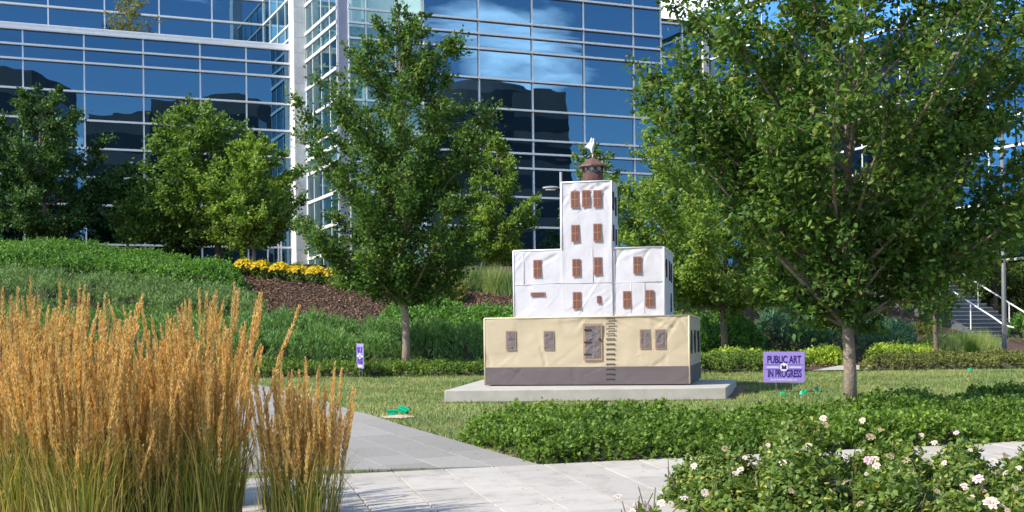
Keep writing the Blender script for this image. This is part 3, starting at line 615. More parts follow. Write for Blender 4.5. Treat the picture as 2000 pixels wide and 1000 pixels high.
def yard_sign(loc, rz, tilt, label):
    t = thing('yard_sign', label, 'sign', loc, rz, 'purple yard signs'); t.rotation_euler = (0, tilt, rz)
    w, h, zb = 0.61, 0.457, 0.17
    MB().box((-w / 2, -0.004, zb), (w / 2, 0.004, zb + h)).build('board', M_purple, t)
    for x in (-0.115, 0.135): MB().tube([(x, 0.006, -0.1), (x, 0.006, zb + 0.2)], 0.0035, 6).build('stake', M_wire, t)
    text('lettering', 'PUBLIC ART', 0.155, 0.0, zb + 0.335, -0.006, M_navy, t, 0.60, 0.0042)
    text('lettering', 'IN PROGRESS', 0.150, 0.01, zb + 0.125, -0.006, M_navy, t, 0.555, 0.0042)
    for zl in (0.262, 0.192): MB().box((-0.285, -0.0055, zb + zl - 0.003), (0.285, -0.0045, zb + zl + 0.003)).build('printed_line', M_navy, t)
    for x0 in (-0.255, 0.08): MB().box((x0, -0.0055, zb + 0.219), (x0 + 0.175, -0.0045, zb + 0.234)).build('small_print', M_print, t)
    n = 24; MB().add([(0.0, -0.0075, zb + 0.227)] + [(0.060 * math.cos(2 * math.pi * k / n), -0.0075, zb + 0.227 + 0.062 * math.sin(2 * math.pi * k / n)) for k in range(n)], [(0, 1 + (k + 1) % n, 1 + k) for k in range(n)]).build('roundel', M_print, t)
    z = zb + 0.227
    MB().add([(-0.034, -0.0085, z - 0.03), (0.036, -0.0085, z - 0.03), (0.036, -0.0085, z + 0.03), (0.022, -0.0085, z + 0.03), (0.001, -0.0085, z + 0.008), (-0.02, -0.0085, z + 0.03), (-0.034, -0.0085, z + 0.03)], [(0, 1, 2, 3, 4, 5, 6)]).build('emblem', M_navy, t)
    text('lettering', 'SCULPTUREMILWAUKEE.COM', 0.034, 0.0, zb + 0.036, -0.006, M_print, t, 0.86, 0.0008)
    return t
x, y = gpt(1531, 769); yard_sign((x, y, tz(x, y)), R(-3), 0.013, 'purple public art yard sign facing us beside the concrete slab')
x, y = gpt(704, 739); yard_sign((x, y, tz(x, y) + 0.02), R(-71.5), R(0.5), 'purple yard sign seen nearly edge on before the shrubs')

M_gplas = mat('bright green plastic', [(0.0, 0.42, 0.22)], 8, 0.4)
for (px_, py_, kind, lab) in ((1535, 784, 0, 'green marker flag in the lawn below the purple sign, left of two'), (1568, 783, 1, 'green marker flag in the lawn below the purple sign, right of two'), (1597, 767, 2, 'green marker flag just right of the purple sign'),
                              (1607, 795, 3, 'green marker flag lying low behind the leafy bed near the trunk'), (1899, 733, 0, 'lone green marker flag at the far right of the lawn'), (1393, 786, 3, 'green marker flag fallen before the slab front')):
    x, y = gpt(px_, py_); f = thing('marker_flag', lab, 'marker flag', (x, y, tz(x, y)), 0.0, 'green lawn flags')
    hgt = (0.13, 0.16, 0.1, 0.05)[kind]
    MB().tube([(0, 0, -0.02), (0.012 * (kind - 1), 0, hgt)], 0.0025, 5).build('wire', M_wire, f)
    sgn = (-1, 1, -1, 1)[kind]; vs_ = []
    for i in range(4):
        for j in range(4): u, w = i / 3, j / 3; vs_.append((0.012 * (kind - 1) * (1 - w * .5) + sgn * 0.075 * u * (1 - 0.75 * w) - 0.05 * w * (1 if kind == 1 else -0.3), 0.014 * math.sin(3 * u + 2 * w), hgt - 0.06 * w - 0.012 * u * (kind + 1)))
    o = MB().add(vs_, [(4 * i + j, 4 * i + j + 1, 4 * i + j + 5, 4 * i + j + 4) for i in range(3) for j in range(3)]).build('cloth', M_gplas, f, True); o.modifiers.new('thick', 'SOLIDIFY').thickness = 0.002
x, y = gpt(777, 816); tan_m = mat('dry sandy soil', [(0.42, 0.33, 0.22), (0.5, 0.41, 0.29)], 12, 0.95)
mb = MB(); n = 18; mb.add([(0, 0, 0.035)] + [((0.17 + 0.04 * math.sin(k * 2.3)) * math.cos(2 * math.pi * k / n) * 1.1, (0.28 + 0.05 * math.cos(k * 1.7)) * math.sin(2 * math.pi * k / n), 0.012) for k in range(n)], [(0, 1 + k, 1 + (k + 1) % n) for k in range(n)])
tag(mb.build('soil_patch', tan_m, None, loc=(x, y, tz(x, y))), kind='structure')
for (px_, py_, w, h, rz, tilt, lab) in ((767.5, 815, 0.058, 0.045, 0.05, 0.0, 'upright open green plastic valve box on the bare soil patch'), (787, 810, 0.05, 0.04, -0.35, 0.5, 'tipped green plastic valve box lid behind the upright one')):
    x, y = gpt(px_, py_); bxo = thing('valve_box', lab, 'valve box', (x, y, tz(x, y) + 0.03), rz, 'green valve boxes'); bxo.rotation_euler = (tilt * 0.5, tilt * 0.8, rz)
    mb = MB(); t_ = 0.008
    for a, b_ in (((-w, -w * .7, 0), (w, -w * .7 + t_, h)), ((-w, w * .7 - t_, 0), (w, w * .7, h)), ((-w, -w * .7, 0), (-w + t_, w * .7, h)), ((w - t_, -w * .7, 0), (w, w * .7, h))): mb.box(a, b_)
    mb.build('body', M_gplas, bxo); MB().box((-w - .012, -w * .7 - .012, h), (w + .012, -w * .7 + .02, h + 0.014)).box((-w - .012, w * .7 - .02, h), (w + .012, w * .7 + .012, h + 0.014)).build('rim', M_gplas, bxo)
    MB().box((-0.02, -w * .7 - 0.006, h * .3), (0.02, -w * .7 + 0.001, h * .7)).build('latch', M_gplas, bxo)

M_pole = mat('grey painted pole', [(0.28, 0.29, 0.31)], 4, 0.5, metal=0.2); M_dpole = mat('dark grey pole', [(0.10, 0.105, 0.11), (0.14, 0.145, 0.15)], 9, 0.5)
p = at(1097, 480, 33.0); z0 = tz(p.x, p.y); lp = thing('street_lamp', 'slim grey lamp post with one arm rising behind the white tower', 'street lamp', (p.x, p.y, z0))
ztop = at(1097, 336, 33.0).z - z0; zarm = at(1090, 367, 33.0).z - z0
MB().tube([(0, 0, 0), (0, 0, 0.3), (0, 0, ztop)], [0.06, 0.045, 0.035], 10).build('pole', M_pole, lp, True)
MB().tube([(0, 0, zarm), (-0.1, 0, zarm)], 0.02, 8).build('arm', M_pole, lp)
MB().lathe([(0, -0.5), (0.35, -0.45), (0.55, -0.15), (0.6, 0.1), (0.4, 0.45), (0, 0.5)], 12).build('lamp_head', M_pole, lp, True, loc=(-0.27, 0, zarm - 0.0), rot=(0, R(90), 0), scale=(0.09, 0.16, 0.42))
MB().box((-0.4, -0.07, zarm - 0.058), (-0.15, 0.07, zarm - 0.045)).build('lens', M_white, lp)
p = at(1962, 697, 29.0); z0 = tz(p.x, p.y); lp2 = thing('lamp_post', 'dark grey metal post standing before the stairs', 'post', (p.x, p.y, z0))
MB().tube([(0, 0, -0.1), (0, 0, 0.35), (0, 0, 0.4), (0, 0, 5.2)], [0.062, 0.062, 0.052, 0.045], 12).build('pole', M_dpole, lp2, True)
MB().box((-0.05, -0.07, 0.55), (0.05, -0.04, 0.75)).build('access_panel', M_dpole, lp2)
MB().lathe([(0.0, 5.2), (0.09, 5.2), (0.22, 5.28), (0.2, 5.33), (0.0, 5.4)], 16).build('lamp_head', M_dpole, lp2, True)

# ------------------------------------------------------------------ vegetation helpers
def mound(poly, hmax, rng, edge=0.45, nscale=1.6, namp=0.55, seed=0):
    def h(x, y):
        e = np.clip(edge_dist(poly, x, y) / edge, 0, 1); e = np.sqrt(1 - (1 - e) ** 2)
        n = 1 - namp + namp * (0.65 * vnoise(x, y, nscale, seed) + 0.35 * vnoise(x, y, nscale * 3.1, seed + 2)) * 1.6
        return hmax * e * n
    return h
def shrub(name, poly, hmax, n, L, W, m, label=None, cat='shrub', seed=0, style='leaf', shape=2, edge=0.45, nscale=1.6, namp=0.55, kind=None, group=None, coremat=None, depth=0.35, core=0.72, stems=True):
    """a planted mass: stems, a bumpy inner body and thousands of single leaves"""
    rng = np.random.default_rng(100 + seed); poly = ccw([tuple(p) for p in poly]); h = mound(poly, hmax, rng, edge, nscale, namp, seed)
    ctr = np.mean(poly, 0); base = Vector((ctr[0], ctr[1], tz(*ctr)))
    kk = {'leaf': 7, 'spray': 14, 'grass': 1}[style]; ns = max(1, n // kk); n = ns * kk
    X = rand_in(poly, ns, rng); x, y = X[:, 0], X[:, 1]; t = terrain(x, y); hh = h(x, y)
    e = 0.05; gxx = (terrain(x + e, y) + h(x + e, y) - t - hh) / e; gyy = (terrain(x, y + e) + h(x, y + e) - t - hh) / e
    Nn = unit(np.stack([-gxx, -gyy, np.ones(ns)], 1)); fr = 1 - depth * rng.random(ns) ** 1.6
    P = np.stack([x, y, t + hh * fr], 1) - np.array(base)
    rnd = rng.normal(size=(n, 3))
    lm = L * rng.uniform(0.65, 1.25, n); wm = W * rng.uniform(0.7, 1.2, n)
    if style != 'grass':                                   # leaves sit along little sprigs
        sd = unit(Nn * 0.5 + np.array([0, 0, 0.45 if style == 'leaf' else 0.7]) + rng.normal(size=(ns, 3)) * (0.55 if style == 'leaf' else 0.4))
        sl = L * (2.4 if style == 'leaf' else 2.3) * rng.uniform(0.5, 1.3, ns); sd, sl, P, Nn = (np.repeat(v_, kk, 0) for v_ in (sd, sl, P, Nn))
        s_ = np.tile(np.linspace(0.05, 1, kk), ns); pr_ = unit(np.cross(sd, rng.normal(size=(n, 3))))
        P = P + sd * (sl * (s_ - 0.45))[:, None]; lm = lm * (1.15 - 0.5 * s_)
        if style == 'leaf': D = unit(sd * 0.5 + pr_ * 0.9 + np.array([0, 0, 0.1])); NN = unit(sd * 0.8 + np.array([0, 0, 0.5]) + rng.normal(size=(n, 3)) * 0.35)
        else: D = unit(sd * 0.9 + pr_ * 0.55); NN = rng.normal(size=(n, 3))
    else: D = unit(np.array([0, 0, 1.2]) + rnd * 0.35); NN = rng.normal(size=(n, 3)); P[:, 2] = t - base.z; lm = hh * rng.uniform(0.7, 1.15, n)
    me = leaf_mesh('foliage', P, D, NN, lm, wm, m, shape)
    if kind == 'stuff': o = tag(link(name, me, None, base), kind='stuff'); root = o
    else: root = thing(name, label, cat, base, 0, group); link('foliage', me, root)
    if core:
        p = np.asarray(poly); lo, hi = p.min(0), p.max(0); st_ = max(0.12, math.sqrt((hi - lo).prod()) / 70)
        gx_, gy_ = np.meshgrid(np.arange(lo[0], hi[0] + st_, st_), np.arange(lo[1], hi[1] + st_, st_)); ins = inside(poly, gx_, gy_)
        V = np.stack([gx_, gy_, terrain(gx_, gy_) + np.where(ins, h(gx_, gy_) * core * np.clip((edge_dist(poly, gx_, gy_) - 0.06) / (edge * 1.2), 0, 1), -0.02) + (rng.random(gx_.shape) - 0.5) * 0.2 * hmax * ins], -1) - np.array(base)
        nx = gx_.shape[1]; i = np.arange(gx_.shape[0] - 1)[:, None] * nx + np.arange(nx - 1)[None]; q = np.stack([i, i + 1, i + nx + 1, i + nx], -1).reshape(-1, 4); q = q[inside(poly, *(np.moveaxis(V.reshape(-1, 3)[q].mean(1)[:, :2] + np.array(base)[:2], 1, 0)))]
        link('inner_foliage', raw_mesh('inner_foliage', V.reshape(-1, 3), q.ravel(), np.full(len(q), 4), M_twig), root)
    if stems and kind != 'stuff':
        mb = MB(); S_ = rand_in(poly, min(40, max(6, n // 500)), rng)
        for sx_, sy_ in S_:
            hz = float(h(np.array([sx_]), np.array([sy_]))[0]); b0 = Vector((sx_, sy_, tz(sx_, sy_) - 0.03)) - base; tp = b0 + Vector((rng.normal() * 0.12, rng.normal() * 0.12, hz * 0.85))
            mb.tube([b0, (b0 + tp) / 2 + Vector((rng.normal() * 0.03, rng.normal() * 0.03, 0)), tp], [0.012, 0.008, 0.004], 4, False)
        tag(mb.build('stems', M_bark, root), kind='stuff')
    return root
def tree(name, base, H, prof, m, n_leaves, L, W, trunk_r, z_fork, label, seed, n_br=34, shape=2, rise=0.55, bark=M_bark, lean=(0, 0), group=None, spiky=0.25, droop=0.15, extra=(), clump=1.0, twig=0.27):
    """tapered trunk, limbs that reach to the crown's outline, twigs on the limbs and single leaves on the twigs. prof: (height, radius) of the crown"""
    rng = np.random.default_rng(500 + seed); root = thing(name, label, 'tree', base, 0, group)
    zs, rs = np.array([p[0] for p in prof]), np.array([p[1] for p in prof]); top = zs[-1]
    tp = [Vector((lean[0] * (z / H) + 0.04 * math.sin(z * 1.7 + seed) * min(1, z), lean[1] * (z / H) + 0.04 * math.cos(z * 1.3 + seed) * min(1, z), z)) for z in np.linspace(-0.05, top * 0.93, 14)]
    tr_r = [trunk_r * (1.25 if i == 0 else 1.0) * max(0.08, (1 - 0.98 * max(0, (p.z - 0.25 * z_fork)) / top) ** 0.9) for i, p in enumerate(tp)]
    tb = MB().tube(tp, tr_r, 12)
    def trunk_at(z):
        k = max(0, min(len(tp) - 2, int((z + 0.05) / (top * 0.93 + 0.05) * 13))); a, b = tp[k], tp[k + 1]; f = (z - a.z) / max(1e-6, b.z - a.z); return a.lerp(b, min(1, max(0, f))), tr_r[k]
    tw0 = []; tw1 = []; wt = []
    specs = []
    for i in range(n_br):
        h1 = zs[0] + (top - zs[0]) * ((i + rng.random()) / n_br); az = i * 2.39996 + rng.normal() * 0.35
        r = np.interp(h1, zs, rs) * (1 - abs(rng.normal()) * 0.16 + (spiky if rng.random() < 0.25 else 0)); specs.append((h1, az, r))
    specs += list(extra)
    for (h1, az, r) in specs:
        h0 = max(z_fork * 0.92, h1 - r * rise * rng.uniform(0.8, 1.4) - 0.1 * rng.random()); h0 = min(h0, top * 0.85)
        a, ra = trunk_at(h0); e = Vector((tp[-1].x * h1 / top + r * math.cos(az), tp[-1].y * h1 / top + r * math.sin(az), h1)); c = a.lerp(e, 0.5) + Vector((0, 0, -0.08 * r)) + Vector(rng.normal(size=3)) * 0.06 * r
        pts = [a * (1 - t) ** 2 + c * (2 * t * (1 - t)) + e * t * t for t in np.linspace(0, 1, 7)]; br = min(ra * 0.5, 0.012 + 0.018 * r)
        tb.tube(pts, [br * (1 - 0.85 * t) for t in np.linspace(0, 1, 7)], 5, False)
        nt_ = max(4, int(3 + r * 5 * clump))
        for k in range(nt_):
            t = 0.22 + 0.78 * ((k + rng.random()) / nt_); f = t * 6; j = min(5, int(f)); p = np.array(pts[j].lerp(pts[j + 1], f - j)); d = np.array((pts[j + 1] - pts[j]).normalized())
            sd = unit(rng.normal(size=3) * np.array([1, 1, 0.6]) + d * 0.7 + np.array([0, 0, 0.18])); ln = twig * (0.5 + 0.9 * rng.random()) * (0.6 + 0.5 * min(1.6, r)) * (1.15 - 0.45 * t) / 0.8
            q = p + sd * ln; tw0.append(p); tw1.append(q); wt.append(ln)
        tw0.append(np.array(pts[4])); tw1.append(np.array(e) + np.array((pts[6] - pts[4]).normalized()) * 0.12); wt.append(0.5 * r)
    trk = tb.build('trunk', bark, root, True)
    tw0, tw1, wt = np.array(tw0), np.array(tw1), np.array(wt); tb2 = MB()
    for a, b in zip(tw0, tw1): tb2.tube([a, (a + b) / 2 + rng.normal(size=3) * 0.01, b], [0.006, 0.004, 0.002], 3, False)
    tag(tb2.build('twigs', bark, trk), kind='stuff')
    ix = rng.choice(len(tw0), n_leaves, p=wt / wt.sum()); t = rng.random(n_leaves) ** 0.8
    P = tw0[ix] + (tw1[ix] - tw0[ix]) * t[:, None] * 1.05 + rng.normal(size=(n_leaves, 3)) * np.minimum(0.2 * wt[ix], 0.10)[:, None] * np.array([1, 1, 0.75])
    d = unit(tw1[ix] - tw0[ix]); D = unit(d * 0.5 + rng.normal(size=(n_leaves, 3)) * 0.7 + np.array([0, 0, -droop])); NN = unit(np.array([-0.15, -0.1, 0.9]) + rng.normal(size=(n_leaves, 3)) * 0.6)
    link('crown', leaf_mesh('crown', P, D, NN, L * rng.uniform(0.6, 1.2, n_leaves), W * rng.uniform(0.65, 1.2, n_leaves), m, shape), root)
    return root

G1 = leafmat('dark elm leaf', [(0.0, (0.030, 0.068, 0.014)), (0.55, (0.054, 0.108, 0.022)), (0.88, (0.09, 0.15, 0.03)), (1.0, (0.20, 0.21, 0.05))], 0.42)
G0 = leafmat('deep elm leaf', [(0.0, (0.028, 0.062, 0.014)), (0.6, (0.05, 0.10, 0.022)), (0.94, (0.085, 0.14, 0.03)), (1.0, (0.19, 0.19, 0.055))], 0.40, gain=1.8)
G2 = leafmat('maple leaf', [(0.0, (0.045, 0.09, 0.020)), (0.6, (0.085, 0.15, 0.030)), (1.0, (0.15, 0.21, 0.045))], 0.38)
G3 = leafmat('light maple leaf', [(0.0, (0.075, 0.13, 0.025)), (0.6, (0.125, 0.20, 0.036)), (1.0, (0.20, 0.26, 0.06))], 0.42)
G4 = leafmat('deep green leaf', [(0.0, (0.022, 0.055, 0.018)), (0.7, (0.04, 0.085, 0.025)), (1.0, (0.08, 0.13, 0.04))], 0.28)
G5 = leafmat('hedge leaf', [(0.0, (0.04, 0.10, 0.022)), (0.6, (0.075, 0.165, 0.03)), (1.0, (0.13, 0.24, 0.05))], 0.35, gain=1.6)
G6 = leafmat('sage shrub leaf', [(0.0, (0.045, 0.085, 0.030)), (0.6, (0.09, 0.145, 0.05)), (1.0, (0.17, 0.215, 0.09))], 0.3, tint=(1.1, 1.15, 0.7), gain=2.0)
G7 = leafmat('lime leaf', [(0.0, (0.11, 0.17, 0.025)), (0.6, (0.22, 0.30, 0.04)), (1.0, (0.36, 0.42, 0.08))], 0.4)
G8 = leafmat('feathery green', [(0.0, (0.045, 0.095, 0.03)), (0.6, (0.08, 0.155, 0.05)), (1.0, (0.14, 0.22, 0.085))], 0.35, gain=1.9)
G9 = leafmat('ground cover leaf', [(0.0, (0.045, 0.085, 0.018)), (0.6, (0.085, 0.14, 0.028)), (1.0, (0.16, 0.22, 0.05))], 0.35, gain=1.6)
G10 = leafmat('rose leaf', [(0.0, (0.05, 0.085, 0.022)), (0.55, (0.095, 0.15, 0.032)), (0.9, (0.17, 0.22, 0.055)), (1.0, (0.34, 0.30, 0.08))], 0.34, rough=0.38, gain=1.55)
G11 = leafmat('olive leaf', [(0.0, (0.06, 0.075, 0.022)), (0.6, (0.11, 0.125, 0.035)), (1.0, (0.19, 0.18, 0.06))], 0.35)
G12 = leafmat('bed leaf', [(0.0, (0.055, 0.105, 0.02)), (0.55, (0.10, 0.175, 0.03)), (1.0, (0.20, 0.29, 0.055))], 0.38, gain=1.3)
G13 = leafmat('pale grass blade', [(0.0, (0.12, 0.17, 0.06)), (0.6, (0.21, 0.26, 0.10)), (1.0, (0.32, 0.34, 0.16))], 0.35)
G14 = leafmat('juniper blue green', [(0.0, (0.035, 0.08, 0.045)), (0.6, (0.065, 0.135, 0.07)), (1.0, (0.12, 0.20, 0.11))], 0.25, tint=(1, 1.1, 0.8), gain=1.8)
M_yel = leafmat('yellow petal', [(0.0, (0.62, 0.40, 0.01)), (1.0, (0.85, 0.62, 0.02))], 0.3, tint=(1, 0.9, 0.4), gain=1.0)

# ------------------------------------------------------------------ trees
def gb(px, py, Y): p = at(px, py, Y); return (p.x, p.y, tz(p.x, p.y))
def ph(py, Y, base): return at(1000, py, Y).z - base[2]
b0 = gb(792, 715, 25.0)
tree('street_tree', b0, 7.3, [(1.5, .25), (1.8, .6), (2.15, .95), (2.5, 1.35), (3.0, 1.6), (3.6, 1.65), (4.6, 1.6), (5.4, 1.4), (6.2, 1.0), (6.9, .45), (7.25, .12)], G0, 50000, 0.095, 0.058, 0.08, 1.45, 'upright dark green tree with bare trunk left of the model house', 1, n_br=64, rise=0.95, spiky=0.3, bark=M_lightbark,
     extra=[(5.35, 3.2, 2.05), (5.1, -0.05, 1.75), (4.6, 3.35, 1.95), (2.95, 3.0, 2.05), (2.85, 3.25, 1.8), (6.6, 0.3, 1.15), (4.9, 0.25, 1.7)])
b0 = gb(1660, 812, 14.2)
tree('street_tree', b0, 7.6, [(1.0, .25), (1.3, .55), (1.6, .8), (2.1, 1.05), (2.75, 1.5), (3.5, 2.0), (4.3, 2.25), (5.2, 2.1), (6.2, 1.6), (7.0, .9), (7.5, .2)], G1, 62000, 0.084, 0.050, 0.072, 1.1, 'large leafy tree with pale trunk rising out of the rose bed', 2, n_br=84, shape=3, rise=0.8, bark=M_lightbark, spiky=0.2, twig=0.25,
     extra=[(3.6, 3.15, 2.2), (4.0, 3.0, 2.25), (3.3, 3.3, 2.1), (1.45, 3.0, .8), (4.2, 0.1, 2.5), (3.2, 0.0, 2.6), (2.5, 0.2, 2.3), (2.3, -0.5, 2.0), (2.9, 0.3, 2.2), (2.7, -0.35, 2.3), (3.6, 0.45, 2.4)])
b0 = gb(1416, 700, 28.0)
tree('street_tree', b0, 6.4, [(1.2, .4), (1.6, 1.3), (2.3, 1.95), (3.2, 2.2), (4.2, 2.1), (5.0, 1.7), (5.8, 1.0), (6.3, .2)], G3, 30000, 0.11, 0.072, 0.075, 1.35, 'young green tree just right of the model house', 3, n_br=52, rise=0.7)
b0 = gb(1830, 702, 27.0)
tree('street_tree', b0, 3.6, [(1.15, .3), (1.5, .8), (2.1, 1.1), (2.8, 1.0), (3.5, .3)], G2, 6500, 0.085, 0.055, 0.055, 1.2, 'small slender tree in front of the outdoor stairs', 4, n_br=26, rise=0.6)
b0 = gb(84, 488, 41.0)
tree('terrace_tree', b0, 5.6, [(.9, .5), (1.3, 1.6), (2.2, 2.1), (3.2, 2.1), (4.2, 1.7), (5.0, 1.1), (5.6, .3)], G4, 24000, 0.14, 0.095, 0.11, 1.0, 'dark broad tree at the left edge above the hedge', 5, n_br=44, rise=0.6, clump=.8, twig=0.3)
b0 = gb(430, 494, 43.0)
tree('terrace_tree', b0, 5.6, [(.7, .8), (1.1, 2.2), (1.9, 2.7), (2.7, 2.5), (3.5, 2.0), (4.3, 1.6), (5.0, 1.1), (5.5, .3)], G2, 36000, 0.14, 0.10, 0.12, 0.9, 'wide green maple behind the hedge before the mirror glass', 6, n_br=50, rise=0.5, lean=(-0.9, 0), clump=.9, twig=0.36, extra=[(1.9, 3.2, 2.9), (1.2, 3.1, 2.9), (2.8, 3.2, 2.4), (1.5, 3.3, 3.2), (1.0, 3.5, 3.0), (2.3, 3.6, 2.6), (3.2, 3.3, 2.0), (1.3, 2.9, 2.8)])
b0 = gb(495, 522, 41.0)
tree('terrace_tree', b0, 4.5, [(.85, .3), (1.2, 1.1), (1.9, 1.5), (2.7, 1.5), (3.5, 1.1), (4.2, .5), (4.4, .1)], G3, 17000, 0.125, 0.095, 0.07, 0.9, 'bright green maple with grey trunk beside the white stone pier', 7, n_br=42, rise=0.55, bark=M_lightbark, twig=0.3)
b0 = gb(972, 516, 42.0)
tree('terrace_tree', b0, 5.2, [(.7, .3), (1.1, .95), (1.8, 1.25), (2.7, 1.15), (3.6, .85), (4.4, .5), (5.1, .12)], G3, 13000, 0.12, 0.085, 0.065, 0.8, 'slim yellow green tree between the dark tree and the model house', 8, n_br=42, rise=0.7, bark=M_lightbark, spiky=0.15, twig=0.28)
b0 = gb(1165, 530, 40.0)
tree('terrace_tree', b0, 4.9, [(1.5, .5), (2.3, 1.0), (3.2, 1.05), (4.0, .8), (4.6, .4), (4.85, .1)], G2, 6500, 0.12, 0.09, 0.065, 1.0, 'tree behind the tower of the model house', 9, n_br=30, rise=0.6, twig=0.3)
for k, (px_, py_, Y_, H_, r_, lab) in enumerate(((1300, 545, 38.0, 4.4, 1.5, 'green tree on the bank directly behind the white storey'), (1560, 540, 40.0, 5.0, 2.2, 'shady tree on the bank behind the large tree, left of its trunk'), (1760, 535, 43.0, 5.4, 2.4, 'shady tree on the bank behind the large tree, right of its trunk'), (1945, 500, 46.0, 4.6, 2.2, 'tree at the right edge above the hedge by the stairs'))):
    b0 = gb(px_, py_, Y_)
    tree('terrace_tree', b0, H_, [(1.6, .4 * r_), (2.0, .8 * r_), (2.6, r_), (3.4, .95 * r_), (H_ - .6, .55 * r_), (H_, .1)], (G2, G1, G1, G2)[k], 9000, 0.13, 0.09, 0.08, 0.9, lab, 20 + k, n_br=36, rise=0.55, twig=0.32)
pp = BO + Vector((CA, SA, 0)) * (-6.6) + Vector((-SA, CA, 0)) * 8.0
tree('potted_tree', (pp.x, pp.y, 12.86), 2.6, [(.3, .5), (.9, .9), (1.5, .9), (2.1, .7), (2.6, .2)], G11, 2200, 0.13, 0.07, 0.04, 0.25, 'small sparse tree on the roof terrace at top left', 30, n_br=18, rise=0.8)
# ------------------------------------------------------------------ shrubs on the bank
def poly_at(pts): return [(at(px, 600, Y).x, Y) for px, Y in pts]
shrub('clipped_hedge', poly_at([(-150, 36.2), (200, 35.6), (420, 35.2), (488, 36), (460, 38.8), (200, 39.8), (-150, 40.2)]), 0.8, 46000, 0.10, 0.06, G5, 'broad bright green clipped hedge along the terrace edge', 'hedge', 1, edge=0.9, nscale=1.1, namp=0.42)
shrub('sage_shrub', poly_at([(-150, 31.6), (120, 31.4), (150, 34.8), (-150, 35.4)]), 0.62, 15000, 0.12, 0.022, G6, 'grey green feathery shrub below the hedge at the left edge', 'shrub', 2, 'spray', group='feathery shrubs below the hedge')
shrub('sage_shrub', poly_at([(110, 31.4), (330, 31.2), (360, 34.6), (140, 34.9)]), 0.62, 15000, 0.12, 0.022, G6, 'grey green feathery shrub below the middle of the hedge', 'shrub', 3, 'spray', group='feathery shrubs below the hedge')
shrub('sage_shrub', poly_at([(315, 31.2), (500, 31.6), (520, 33.2), (470, 34.6), (340, 34.7)]), 0.62, 12000, 0.12, 0.022, G6, 'grey green feathery shrub next to the bare mulch slope', 'shrub', 4, 'spray', group='feathery shrubs below the hedge')
shrub('lime_shrub', poly_at([(190, 29.2), (600, 29.0), (600, 30.6), (190, 30.9)]), 0.42, 14000, 0.075, 0.045, G12, 'bright leafy row of low shrubs above the feathery bank', 'shrub', 5, nscale=2.2)
shrub('feathery_shrub', poly_at([(430, 25.6), (700, 25.3), (720, 28.9), (430, 29.4)]), 0.72, 26000, 0.13, 0.022, G8, 'soft feathery green shrub mass behind the edge-on sign', 'shrub', 6, 'spray', nscale=1.3, group='feathery shrubs on the bank')
shrub('feathery_shrub', poly_at([(690, 25.3), (960, 25.4), (970, 28.7), (710, 28.9)]), 0.75, 26000, 0.13, 0.022, G8, 'soft feathery green shrub mass between the dark tree and the beige wall', 'shrub', 7, 'spray', nscale=1.3, group='feathery shrubs on the bank')
shrub('feathery_shrub', poly_at([(-150, 25.6), (440, 25.5), (440, 28.9), (-150, 29.2)]), 0.6, 22000, 0.13, 0.022, G8, 'soft feathery green shrub mass behind the tan grasses', 'shrub', 8, 'spray', nscale=1.3, group='feathery shrubs on the bank')
shrub('laurel_shrub', poly_at([(715, 29.4), (1020, 29.2), (1040, 32.2), (900, 33.4), (760, 32.6)]), 0.68, 17000, 0.11, 0.06, G5, 'glossy deep green shrub mass left of the white storey', 'shrub', 9, nscale=1.5)
shrub('ground_cover', poly_at([(430, 24.1), (960, 23.9), (960, 25.5), (430, 25.7)]), 0.24, 20000, 0.06, 0.04, G9, seed=10, kind='stuff', nscale=3, edge=0.2)
shrub('ground_cover', poly_at([(1340, 24.0), (1520, 24.0), (1590, 24.2), (1520, 26.0), (1340, 26.2)]), 0.30, 10000, 0.06, 0.04, G9, seed=11, kind='stuff', nscale=3, edge=0.2)
shrub('ground_cover', poly_at([(1680, 24.2), (2080, 24.1), (2080, 26.4), (1780, 26.6), (1700, 25.4)]), 0.24, 14000, 0.06, 0.04, G11, seed=12, kind='stuff', nscale=3, edge=0.2)
for k, (a, b_, y0, y1, hh) in enumerate(((1370, 1495, 26.1, 27.6, .3), (1555, 1650, 26.3, 27.8, .28), (1690, 1835, 26.5, 28.6, .34), (1330, 1380, 26.2, 27.4, .25))):
    shrub('lime_shrub', poly_at([(a, y0), (b_, y0), (b_ - 6, y1), (a + 6, y1)]), hh, 4200, 0.075, 0.05, G7, ('low yellow green shrub under the tree right of the model house', 'low yellow green shrub just right of the purple sign', 'low yellow green shrub left of the small slender tree', 'low yellow green shrub at the corner of the beige wall')[k], 'shrub', 13 + k, nscale=3, edge=0.25, group='low lime shrubs')
shrub('laurel_shrub', poly_at([(1290, 28.4), (1440, 28.2), (1500, 29.2), (1450, 31.8), (1290, 32.0)]), 0.85, 12000, 0.11, 0.06, G5, 'leafy green shrub behind the right corner of the beige wall', 'shrub', 20, nscale=1.5)
shrub('juniper_shrub', poly_at([(1455, 30.4), (1600, 29.6), (1760, 29.8), (1800, 31), (1740, 33.2), (1600, 34.0), (1480, 33.6)]), 0.8, 26000, 0.12, 0.024, G14, 'blue green juniper sprawling on the bank behind the pale trunk', 'shrub', 21, 'spray', nscale=1.1)
